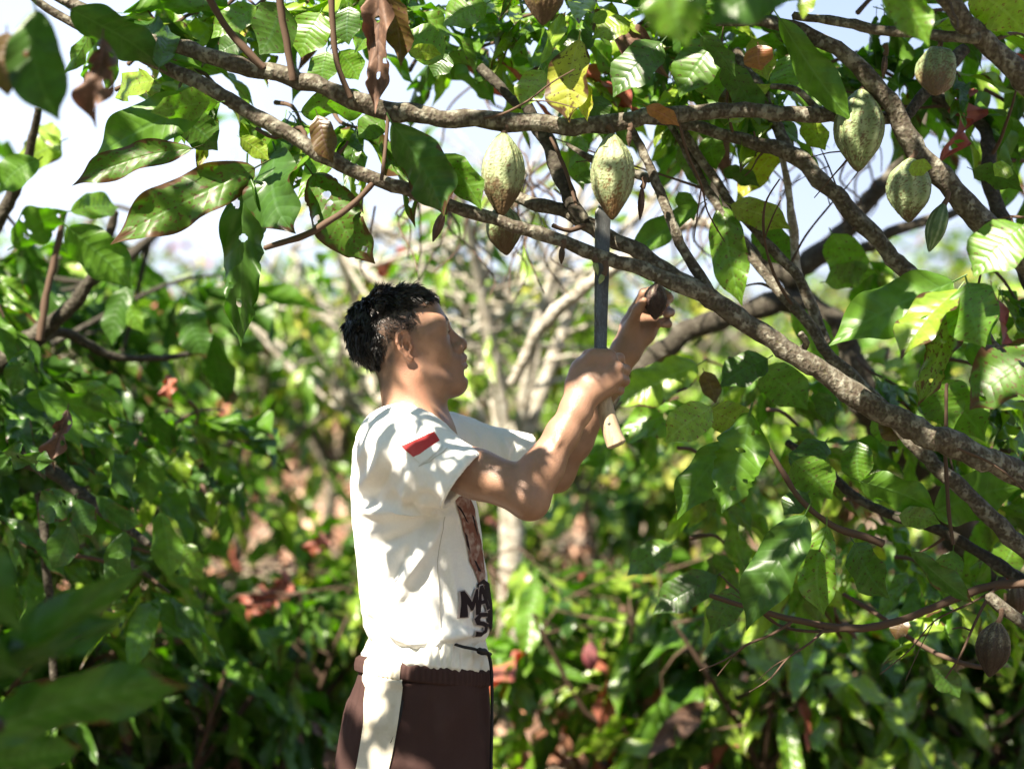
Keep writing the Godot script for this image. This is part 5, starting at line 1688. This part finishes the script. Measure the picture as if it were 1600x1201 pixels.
func nets_cap(cap: Field) -> ArrayMesh:
	var f := FastNoiseLite.new()
	f.seed = 18
	f.frequency = 60.0
	var got := cap.mesh(head_at - Vector3.ONE * 0.16, head_at + Vector3.ONE * 0.17, 0.004)
	var v: PackedVector3Array = got[0]
	var ix: PackedInt32Array = got[1]
	var nn := normals_of(v, ix)
	var depth := PackedFloat32Array()
	for i in v.size():
		var h: Vector3 = head_b.transposed() * (v[i] - head_at)
		var a := absf(h.z)
		var topness := smoothstep(0.062, 0.092, h.y + 0.45 * maxf(0.0, -h.x - 0.045) - 0.25 * maxf(0.0, a - 0.055)) * smoothstep(0.088, 0.072, h.x)
		topness = maxf(topness, smoothstep(-0.045, -0.075, h.x) * smoothstep(-0.055, -0.01, h.y))
		v[i] += nn[i] * (lerpf(-0.018, -0.006, topness) + 0.002 * f.get_noise_3dv(v[i]) * topness)
	var mb := MB.new()
	mb.v = v
	mb.ix = ix
	mb.n = normals_of(v, ix)
	return mb.mesh()

# ---------------------------------------------------------------- clothes
var folds: Array = []

func fold(x0: float, y0: float, x1: float, y1: float, w: float, amp: float, bow := 0.0):
	folds.append([Vector2(x0, y0), Vector2(x1, y1), w, amp, bow])

func fold_height(p: Vector3, n: Vector3) -> float:
	if n.z < -0.1:
		return 0.0
	var q := to_px(p)
	var h := 0.0
	for f in folds:
		var a: Vector2 = f[0]
		if a.x > 695.0 and a.y < 745.0 and p.z > -3.2:
			continue
		var ab: Vector2 = f[1] - a
		var t := clampf((q - a).dot(ab) / ab.length_squared(), -0.2, 1.2)
		var side := ab.orthogonal().normalized()
		var c: Vector2 = a + ab * t + side * f[4] * 4.0 * t * (1.0 - t)
		var d: float = (q - c).length() / f[2]
		if d < 2.6:
			h += 1.9 * f[3] * exp(-d * d) * smoothstep(-0.2, 0.25, t) * smoothstep(1.2, 0.7, t)
	return h * smoothstep(-0.1, 0.35, n.z)

func clothes(who: Node3D, off: Vector3, sk: Field):
	var S := 3.2 / FOC
	var rowp := func(y: float, x0: float, x1: float, rz: float, dz: float) -> Array:
		var c := P((x0 + x1) * 0.5, y, 3.2)
		return [c.y, c.x, c.z + dz, (x1 - x0) * 0.5 * S, rz]
	var sh := Field.new()
	sh.stack([rowp.call(640, 612, 686, 0.060, 0.0), rowp.call(655, 588, 700, 0.095, 0.0), rowp.call(675, 570, 712, 0.130, 0.0), rowp.call(705, 554, 722, 0.150, 0.0), rowp.call(750, 548, 738, 0.155, 0.0), rowp.call(800, 550, 746, 0.155, 0.0), rowp.call(850, 555, 754, 0.152, 0.0), rowp.call(900, 560, 760, 0.150, 0.0), rowp.call(950, 565, 766, 0.150, 0.0), rowp.call(974, 567, 767, 0.152, 0.0), rowp.call(992, 574, 763, 0.146, 0.0), rowp.call(1003, 590, 754, 0.136, 0.0)], 0.02)
	# right sleeve
	var a := P(640, 704, 3.06)
	var b := P(722, 752, 2.985)
	var ax := (b - a).normalized()
	var hem := Vector3(0.80, -0.57, 0.18)
	sh.cone(a, b + ax * 0.05, 0.074, 0.063, 0.045)
	sh.cut(hem, P(724, 750, 2.985))
	sh.cone(P(612, 690, 3.12), a, 0.066, 0.070, 0.05)
	# left sleeve
	var la := P(702, 704, 3.36)
	var lb := P(830, 724, 3.42)
	sh.cone(la, lb + (lb - la).normalized() * 0.04, 0.070, 0.060, 0.045)
	sh.cut(Vector3(1.0, -0.1, -0.15), lb)
	sh.cone(P(676, 690, 3.28), la, 0.060, 0.066, 0.05)
	# openings
	sh.cone(a.lerp(b, 0.72), b + ax * 0.05, 0.050, 0.0565, 0.002, true)
	sh.cone(la.lerp(lb, 0.6), lb + (lb - la).normalized() * 0.05, 0.046, 0.0535, 0.002, true)
	# folds, in the places where the cloth is drawn
	fold(690, 800, 590, 850, 9, -0.008, 8); fold(700, 806, 560, 800, 8, 0.007, -10); fold(690, 812, 600, 930, 9, 0.007, 10); fold(640, 850, 585, 935, 7, -0.006, 6)
	fold(655, 830, 605, 960, 9, 0.006, 12); fold(590, 860, 575, 950, 8, 0.005, 4); fold(610, 720, 570, 790, 9, -0.006, 6); fold(640, 730, 625, 800, 9, 0.006, 4)
	fold(600, 690, 565, 760, 8, 0.005, 6); fold(655, 770, 690, 800, 7, -0.006, 4); fold(620, 760, 680, 800, 8, 0.006, 6); fold(575, 800, 660, 790, 9, 0.007, -8)
	fold(560, 770, 600, 800, 8, -0.005, 0); fold(690, 700, 735, 720, 6, 0.003, 2); fold(650, 705, 690, 745, 7, -0.003, 3); fold(700, 850, 720, 960, 10, 0.005, -6)
	fold(690, 870, 690, 990, 10, -0.005, 8); fold(735, 900, 715, 1000, 9, 0.004, 4); fold(600, 980, 660, 1006, 7, 0.006, -4); fold(680, 1004, 740, 990, 7, 0.006, 5)
	fold(640, 960, 700, 1010, 7, -0.005, 3); fold(570, 965, 610, 1005, 7, -0.005, 3); fold(700, 690, 720, 740, 5, 0.005, 0); fold(745, 680, 760, 735, 5, 0.005, 0)
	fold(785, 685, 800, 740, 5, 0.004, 0); fold(810, 690, 790, 740, 5, -0.004, 0); fold(725, 690, 745, 740, 5, -0.004, 0); fold(590, 660, 560, 720, 7, 0.004, 3)
	var wr := FastNoiseLite.new()
	wr.seed = 31
	wr.frequency = 9.0
	wr.fractal_octaves = 3
	var shape := func(p: Vector3, n: Vector3) -> float:
		return fold_height(p, n) + 0.0016 * wr.get_noise_3d(p.x * 5.0 + p.y * 3.0 + 9.0, p.y * 3.0 - p.x * 2.0, p.z * 5.0) + 0.0035 * wr.get_noise_3d(p.x * 1.2 + p.y * 0.7, p.y * 0.55, p.z * 1.2)
	var shirt := part("t_shirt", nets(sh, P(530, 1030, 3.2) + Vector3(0, 0, -0.34), P(850, 630, 3.2) + Vector3(0.02, 0, 0.34), 0.0052, shape), MAT.shirt, who)
	shirt.position = -off
	# collar band
	var mb := MB.new()
	var ring := []
	var list := sh.all()
	for i in 49:
		var t := TAU * i / 48.0
		var c := P(650, 650, 3.2) + Vector3(cos(t) * 0.0535, -cos(t) * 0.022 + 0.004 * cos(2 * t), sin(t) * 0.0600)
		ring.append([c, 0.0055])
	tube(mb, ring, 8, 0.0, false)
	var col := part("collar", mb.mesh(), MAT.shirt, shirt)
	# sleeve hem
	hem_ring(shirt, sh, a, b, hem, P(724, 750, 2.985), 0.0608)
	# flag patch on the sleeve, lettering and print on the chest
	patch(shirt, "sleeve_patch", [Vector2(627, 697), Vector2(678, 675), Vector2(687, 690), Vector2(646, 714)], sh, shape, MAT.red, 0.002)
	patch(shirt, "sleeve_patch", [Vector2(646, 714), Vector2(687, 690), Vector2(692, 700), Vector2(657, 724)], sh, shape, MAT.shirt, 0.0018)
	chest_prints(shirt, sh, shape)
	for line in [[[654, 728], [676, 716], [702, 701]], [[692, 806], [688, 840], [684, 880], [686, 930], [690, 985]]]:
		var sp := []
		for i in line.size() - 1:
			for k in 10:
				var u := Vector2(line[i][0], line[i][1]).lerp(Vector2(line[i + 1][0], line[i + 1][1]), k / 10.0)
				var h := cast(sh, u.x, u.y)
				var hn := sh.normal(h, list)
				sp.append([h + hn * (shape.call(h, hn) + 0.0003), 0.0008])
		var sm := MB.new()
		tube(sm, sp, 5)
		part("seam", sm.mesh(), MAT.seam, shirt)
	# inner cloth gathered under the shirt
	var inner := [[985, 592, 756, 0.136], [1008, 582, 760, 0.146], [1024, 573, 763, 0.152], [1036, 566, 764, 0.156], [1044, 568, 760, 0.150], [1058, 574, 754, 0.143]]
	var lin_ := ring_cloth(inner, 260, func(t, v): return (0.0028 * sin(t * 38.0 + 2.0 * sin(v * 4.0 + t * 3.0) + 3.0 * sin(t * 5.0)) + 0.003 * sin(t * 17.0 + v * 5.0)) * (0.35 + 0.65 * sin(PI * clampf(v * 1.15, 0.0, 1.0))), -0.05)
	var lining := part("waist_lining", lin_, MAT.lining, who)
	lining.position = -off
	# trousers
	var tr := Field.new()
	tr.stack([rowp.call(1040, 562, 765, 0.152, 0.0), rowp.call(1062, 556, 765, 0.157, 0.0), rowp.call(1075, 551, 765, 0.160, 0.0), rowp.call(1110, 538, 766, 0.168, 0.0), rowp.call(1150, 529, 768, 0.174, 0.0), rowp.call(1200, 523, 770, 0.178, 0.0), rowp.call(1290, 530, 768, 0.175, 0.0), rowp.call(1330, 550, 755, 0.16, 0.0)], 0.02)
	for s in [[640, 3.10], [672, 3.32]]:
		var foot := P(s[0], 600.5, s[1])
		var hip := P(648, 1270, s[1] + (0.01 if s[1] < 3.2 else -0.01))
		tr.cone(hip, Vector3(foot.x, 0.10, foot.z), 0.115, 0.075, 0.05)
		tr.cut(Vector3(0, -1, 0), Vector3(0, 0.10, 0))
	var wt := FastNoiseLite.new()
	wt.seed = 41
	wt.frequency = 7.0
	wt.fractal_octaves = 3
	var tshape := func(p: Vector3, n: Vector3) -> float:
		var q := to_px(p)
		var h := 0.005 * wt.get_noise_3d(p.x * 1.3, p.y * 0.45, p.z * 1.3)
		h += 0.003 * exp(-pow((q.y - 1100.0) / 40.0, 2.0)) * sin(p.x * 160.0 + p.z * 160.0)
		return h
	var trousers := part("trousers", nets(tr, Vector3(P(515, 0, 3.2).x, 0.06, -3.48), P(785, 1038, 3.2) + Vector3(0.02, 0, 0.26), 0.009, tshape), MAT.trousers, who)
	trousers.position = -off
	var band := [[1037, 563, 763, 0.151], [1042, 557, 767, 0.157], [1052, 555, 768, 0.160], [1060, 555, 767, 0.1605], [1063, 558, 765, 0.157]]
	var wb := part("waistband", ring_cloth(band, 300, func(t, v): return 0.0022 * sin(t * 75.0 + sin(t * 9.0)) * sin(PI * clampf(v, 0, 1)), -0.05), MAT.trousers, trousers)
	part("waistband_stripe", ring_cloth(band, 60, func(t, v): return 0.0022 * sin(t * 75.0 + sin(t * 9.0)) * sin(PI * clampf(v, 0, 1)), -0.05, 0.0016, 1.84, 2.53), MAT.stripe, trousers)
	# side stripe and pocket
	var st := MB.new()
	var n := 34
	var m := 10
	for j in n + 1:
		var y := lerpf(1040, 1330, float(j) / n)
		var t := (y - 1045.0) / 155.0
		var xl := 576.0 - 8.0 * t - 9.0 * t * t
		var xr := 633.0 - 12.0 * t - 12.0 * t * t
		xl = maxf(xl, 540.0); xr = maxf(xr, 600.0)
		for i in m + 1:
			var x := lerpf(xl, xr, float(i) / m)
			var hit := cast(tr, x, y)
			var nn := tr.normal(hit, tr.all())
			var lift := 0.0042
			if y < 1066:
				lift = 0.013
			st.v.append(hit + nn * (tshape.call(hit, nn) + lift))
	for j in n:
		for i in m:
			var q := j * (m + 1) + i
			st.quad(q, q + 1, q + m + 2, q + m + 1)
	part("side_stripe", st.mesh(), MAT.stripe, trousers)
	var pk := []
	for i in 12:
		var y := lerpf(1094, 1160, i / 11.0)
		var x := lerpf(629, 611, i / 11.0) + 3.0 * sin(i / 11.0 * PI)
		var hit := cast(tr, x, y)
		pk.append([hit + Vector3(0, 0, 0.003), 0.0026])
	var pm := MB.new()
	tube(pm, pk, 6)
	part("pocket_seam", pm.mesh(), MAT.cord, trousers)
	# dark cord tied at the front
	var cd := MB.new()
	var cp := []
	for q in [[704, 1004, 3.09], [722, 1010, 3.058], [742, 1014, 3.08], [756, 1020, 3.14], [766, 1022, 3.2], [764, 1020, 3.26]]:
		cp.append([P(q[0], q[1], q[2]), 0.0030])
	tube(cd, curve(cp, 0.01), 7, 0.1)
	var kn := []
	for q in [[748, 1016, 3.085], [753, 1018, 3.09], [757, 1018, 3.10]]:
		kn.append([P(q[0], q[1], q[2]), 0.0065])
	tube(cd, kn, 8, 0.3)
	var tl := []
	for q in [[757, 1016, 3.10], [764, 1024, 3.12], [768, 1050, 3.13], [769, 1100, 3.14], [768, 1160, 3.14], [766, 1240, 3.14]]:
		tl.append([P(q[0], q[1], q[2]), 0.0033])
	tube(cd, curve(tl, 0.01), 7, 0.25)
	var cord := part("cord", cd.mesh(), MAT.cord, who)
	cord.position = -off

func ring_cloth(rows: Array, n: int, wave: Callable, tilt: float, out := 0.0, t0 := 0.0, t1 := TAU) -> ArrayMesh:
	# rows: [pixel row, left, right, half depth]; tilt lets the front sink
	var S := 3.2 / FOC
	var fine := []
	for j in rows.size() - 1:
		for k in 4:
			var r := []
			for c in 4:
				r.append(lerpf(rows[j][c], rows[j + 1][c], k / 4.0))
			fine.append(r)
	fine.append(rows[-1])
	var mb := MB.new()
	for j in fine.size():
		var r = fine[j]
		var c := P((r[1] + r[2]) * 0.5, r[0], 3.2)
		var rx: float = (r[2] - r[1]) * 0.5 * S
		for i in n:
			var t := lerpf(t0, t1, float(i) / n)
			var w: float = wave.call(t, float(j) / (fine.size() - 1)) + out
			mb.v.append(c + Vector3(cos(t) * (rx + w), tilt * cos(t) * 0.30 + 0.021 * sin(t) + 0.004, sin(t) * (r[3] + w)))
	for j in fine.size() - 1:
		for i in n:
			var i2 := (i + 1) % n
			if i2 == 0 and t1 < TAU:
				continue
			mb.quad(j * n + i, j * n + i2, (j + 1) * n + i2, (j + 1) * n + i)
	mb.n = normals_of(mb.v, mb.ix)
	# turn the faces outward
	if mb.n[n * 3].dot(Vector3(cos(t0), 0, sin(t0))) < 0.0:
		for i in range(0, mb.ix.size(), 3):
			var s := mb.ix[i + 1]
			mb.ix[i + 1] = mb.ix[i + 2]
			mb.ix[i + 2] = s
		mb.n = normals_of(mb.v, mb.ix)
	return mb.mesh()

func hem_ring(shirt: Node3D, sh: Field, a: Vector3, b: Vector3, n: Vector3, at: Vector3, r: float):
	var ax := (b - a).normalized()
	n = n.normalized()
	var u := ax.cross(Vector3.UP).normalized()
	var v := u.cross(ax).normalized()
	var ring := []
	for i in 41:
		var t := TAU * i / 40.0
		var q := b + (u * cos(t) + v * sin(t)) * r
		q -= ax * ((q - at).dot(n) / ax.dot(n))
		ring.append([q - ax * 0.002, 0.0028])
	var mb := MB.new()
	tube(mb, ring, 7, 0.0, false)
	part("sleeve_hem", mb.mesh(), MAT.shirt, shirt)

func split(tris: Array, most: float) -> Array:
	var out := []
	var work := tris.duplicate()
	while work:
		var t = work.pop_back()
		var l := [t[0].distance_to(t[1]), t[1].distance_to(t[2]), t[2].distance_to(t[0])]
		var m: float = maxf(l[0], maxf(l[1], l[2]))
		if m <= most:
			out.append(t)
			continue
		var k := l.find(m)
		var p: Vector2 = t[k]; var q: Vector2 = t[(k + 1) % 3]; var s: Vector2 = t[(k + 2) % 3]
		var h := (p + q) * 0.5
		work.append([p, h, s]); work.append([h, q, s])
	return out

func tris_of(poly: PackedVector2Array) -> Array:
	var ix := Geometry2D.triangulate_polygon(poly)
	var out := []
	for i in range(0, ix.size(), 3):
		out.append([poly[ix[i]], poly[ix[i + 1]], poly[ix[i + 2]]])
	return out

func cast(f: Field, x: float, y: float) -> Vector3:
	for i in 40:
		var hit := f.march(Vector3(0, EYE, 0), (P(x, y, 3.0) - Vector3(0, EYE, 0)).normalized())
		if hit != Vector3.INF:
			return hit
		x = move_toward(x, 655.0, 2.5)
	return P(x, y, 3.05)

func patch(parent: Node3D, called: String, poly: Array, f: Field, shape: Callable, mat: Material, lift: float):
	var list := f.all()
	var mb := MB.new()
	for t in split(tris_of(PackedVector2Array(poly)), 5.0):
		for q in t:
			var hit := cast(f, q.x, q.y)
			var n := f.normal(hit, list)
			mb.v.append(hit + n * (shape.call(hit, n) + lift))
			mb.n.append(n)
			mb.ix.append(mb.v.size() - 1)
		face_out(mb)
	part(called, mb.mesh(), mat, parent)

# prints on the chest: places given as [angle round the trunk from its front, in degrees towards the viewer; pixel row]
func chest(f: Field, shape: Callable, deg: float, row: float, lift: float) -> Array:
	var c := P(655, row, 3.2)
	var d := Vector3(cos(deg_to_rad(deg)), 0, sin(deg_to_rad(deg)))
	var from := c + d * 0.5
	var list := f.all()
	# only the trunk, not the sleeves
	var trunk := PackedInt32Array([0])
	var t := 0.0
	for i in 90:
		var e := f.value(from - d * t, trunk)
		if e < 0.0003:
			break
		t += e * 0.6
	var hit := from - d * t
	var n := f.normal(hit, trunk)
	return [hit + n * (shape.call(hit, n) + lift), n]

func chest_shape(parent: Node3D, called: String, polys: Array, f: Field, shape: Callable, mat: Material, lift: float):
	var mb := MB.new()
	for poly in polys:
		for t in split(tris_of(poly), 5.0):
			for q in t:
				var r := chest(f, shape, q.x, q.y, lift)
				mb.v.append(r[0])
				mb.n.append(r[1])
				mb.ix.append(mb.v.size() - 1)
			face_out(mb)
	part(called, mb.mesh(), mat, parent)

func face_out(mb: MB):
	var k := mb.ix.size()
	var a := mb.v[mb.ix[k - 3]]; var b := mb.v[mb.ix[k - 2]]; var c := mb.v[mb.ix[k - 1]]
	if (c - a).cross(b - a).dot(mb.n[mb.ix[k - 3]]) < 0.0:
		var s := mb.ix[k - 1]
		mb.ix[k - 1] = mb.ix[k - 2]
		mb.ix[k - 2] = s

func chest_prints(shirt: Node3D, f: Field, shape: Callable):
	# brown picture: a ragged upright shape that narrows downwards
	chest_shape(shirt, "chest_print", [PackedVector2Array([Vector2(58, 770), Vector2(34, 770), Vector2(22, 800), Vector2(10, 850), Vector2(14, 900), Vector2(28, 926), Vector2(32, 900), Vector2(42, 868), Vector2(47, 830)])], f, shape, MAT.print_brown, 0.0022)
	chest_shape(shirt, "chest_print", [PackedVector2Array([Vector2(56, 782), Vector2(52, 786), Vector2(40, 812), Vector2(44, 808)]), PackedVector2Array([Vector2(47, 824), Vector2(44, 830), Vector2(41, 858), Vector2(45, 845)]), PackedVector2Array([Vector2(33, 800), Vector2(29, 803), Vector2(22, 838), Vector2(27, 826)]), PackedVector2Array([Vector2(36, 868), Vector2(33, 870), Vector2(24, 888), Vector2(29, 886)])], f, shape, MAT.print_dark, 0.0030)
	chest_shape(shirt, "chest_print", [PackedVector2Array([Vector2(36, 905), Vector2(20, 900), Vector2(-2, 915), Vector2(-8, 960), Vector2(8, 985), Vector2(20, 970), Vector2(26, 930)])], f, shape, MAT.print_dark, 0.0026)
	var strokes := {
		"M": [[[0, 0], [0.05, 1], [0.5, 0.25], [0.95, 1], [1, 0]]],
		"A": [[[0, 0], [0.45, 1], [0.55, 1], [1, 0]], [[0.2, 0.32], [0.8, 0.32]]],
		"S": [[[0.05, 0.08], [0.5, 0.0], [0.9, 0.1], [0.95, 0.35], [0.6, 0.5], [0.2, 0.6], [0.08, 0.82], [0.4, 1.0], [0.92, 0.93]]]}
	# [letter, degrees at its left, degrees at its right, upper row, lower row]
	for l in [["M", 55.0, 38.0, 914, 947, 2.8], ["A", 36.0, 20.0, 911, 944, 2.8], ["S", 41.0, 24.0, 951, 980, 3.0]]:
		for k in 2:
			var polys := []
			for s in strokes[l[0]]:
				var line := PackedVector2Array()
				for q in s:
					line.append(Vector2(lerpf(l[1], l[2], q[0]), lerpf(l[4], l[3], q[1])))
				for poly in Geometry2D.offset_polyline(line, l[5] + (1.5 if k == 0 else 0.0), Geometry2D.JOIN_MITER, Geometry2D.END_SQUARE):
					if not Geometry2D.is_polygon_clockwise(poly):
						polys.append(poly)
			chest_shape(shirt, "lettering", polys, f, shape, MAT.print_pale if k == 0 else MAT.print_dark, 0.0036 if k == 0 else 0.0048)

# ---------------------------------------------------------------- the machete
func machete():
	var top := P(942, 316, 3.10)
	var low := P(938, 552, 3.014)
	var o := thing("machete", "machete with a dark steel blade and pale wooden handle, held upright in the worker's hand", "machete", low)
	# blade: a flat bar, a little wider towards its end, with one ground edge
	var dir := (top - low).normalized()
	var side := dir.cross(Vector3(0.35, 0, 1)).normalized()
	if side.x < 0:
		side = -side
	var thick := side.cross(dir).normalized()
	var mb := MB.new()
	var n := 14
	for j in n + 1:
		var t := float(j) / n
		var c := dir * (top - low).length() * t
		var wl := lerpf(0.0125, 0.0165, t)
		var wr := lerpf(0.0125, 0.0170, t)
		if t > 0.93:
			wl *= 1.0 - (t - 0.93) / 0.07 * 0.8
		for q in [[-wl, 0.0004], [-wl + 0.005, 0.0013], [wr - 0.0006, 0.0015], [wr, 0.0010], [wr, -0.0010], [wr - 0.0006, -0.0015], [-wl + 0.005, -0.0013], [-wl, -0.0004]]:
			mb.v.append(c + side * q[0] + thick * q[1])
	for j in n:
		for i in 8:
			var i2 := (i + 1) % 8
			mb.quad(j * 8 + i, j * 8 + i2, (j + 1) * 8 + i2, (j + 1) * 8 + i)
	for i in range(1, 7):
		mb.ix.append_array([n * 8, n * 8 + i, n * 8 + i + 1])
	var st := SurfaceTool.new()
	st.create_from(mb.mesh(), 0)
	st.deindex()
	st.generate_normals()
	part("blade", st.commit(), MAT.steel, o)
	# handle: oval grip, swelling to its end, bent off the blade
	var path := curve([[P(938, 548, 3.014) - low, 0.0135], [P(940, 585, 3.012) - low, 0.0140], [P(943, 620, 3.008) - low, 0.0148], [P(949, 650, 3.002) - low, 0.0165], [P(957, 678, 2.998) - low, 0.0180], [P(963, 693, 2.995) - low, 0.0190]], 0.006)
	var hb := MB.new()
	tube(hb, path, 20, 0.03, false)
	var last := path.size() - 1
	var dl: Vector3 = (path[last][0] - path[last - 1][0]).normalized()
	var m := hb.v.size()
	# rounded butt
	var b0 := last * 20
	for q in [[0.003, 0.93], [0.0048, 0.75]]:
		for i in 20:
			hb.v.append(path[last][0] + dl * q[0] + (hb.v[b0 + i] - path[last][0]) * q[1])
			hb.n.append((dl + hb.n[b0 + i]).normalized())
	hb.v.append(path[last][0] + dl * 0.0052)
	hb.n.append(dl)
	for i in 20:
		var i2 := (i + 1) % 20
		hb.quad(b0 + i, b0 + i2, m + i2, m + i)
		hb.quad(m + i, m + i2, m + 20 + i2, m + 20 + i)
		hb.ix.append_array([m + 40, m + 20 + i, m + 20 + i2])
	part("handle", hb.mesh(), MAT.wood, o)
	for y in [628, 662]:
		var r := SphereMesh.new()
		r.radius = 0.0032
		r.height = 0.0036
		var x := 945.0 if y < 640 else 952.0
		var rv := part("rivet", r, MAT.steel, o)
		rv.position = P(x, y, 2.9945 if y < 640 else 2.984) - low
		rv.rotation_degrees.x = 90
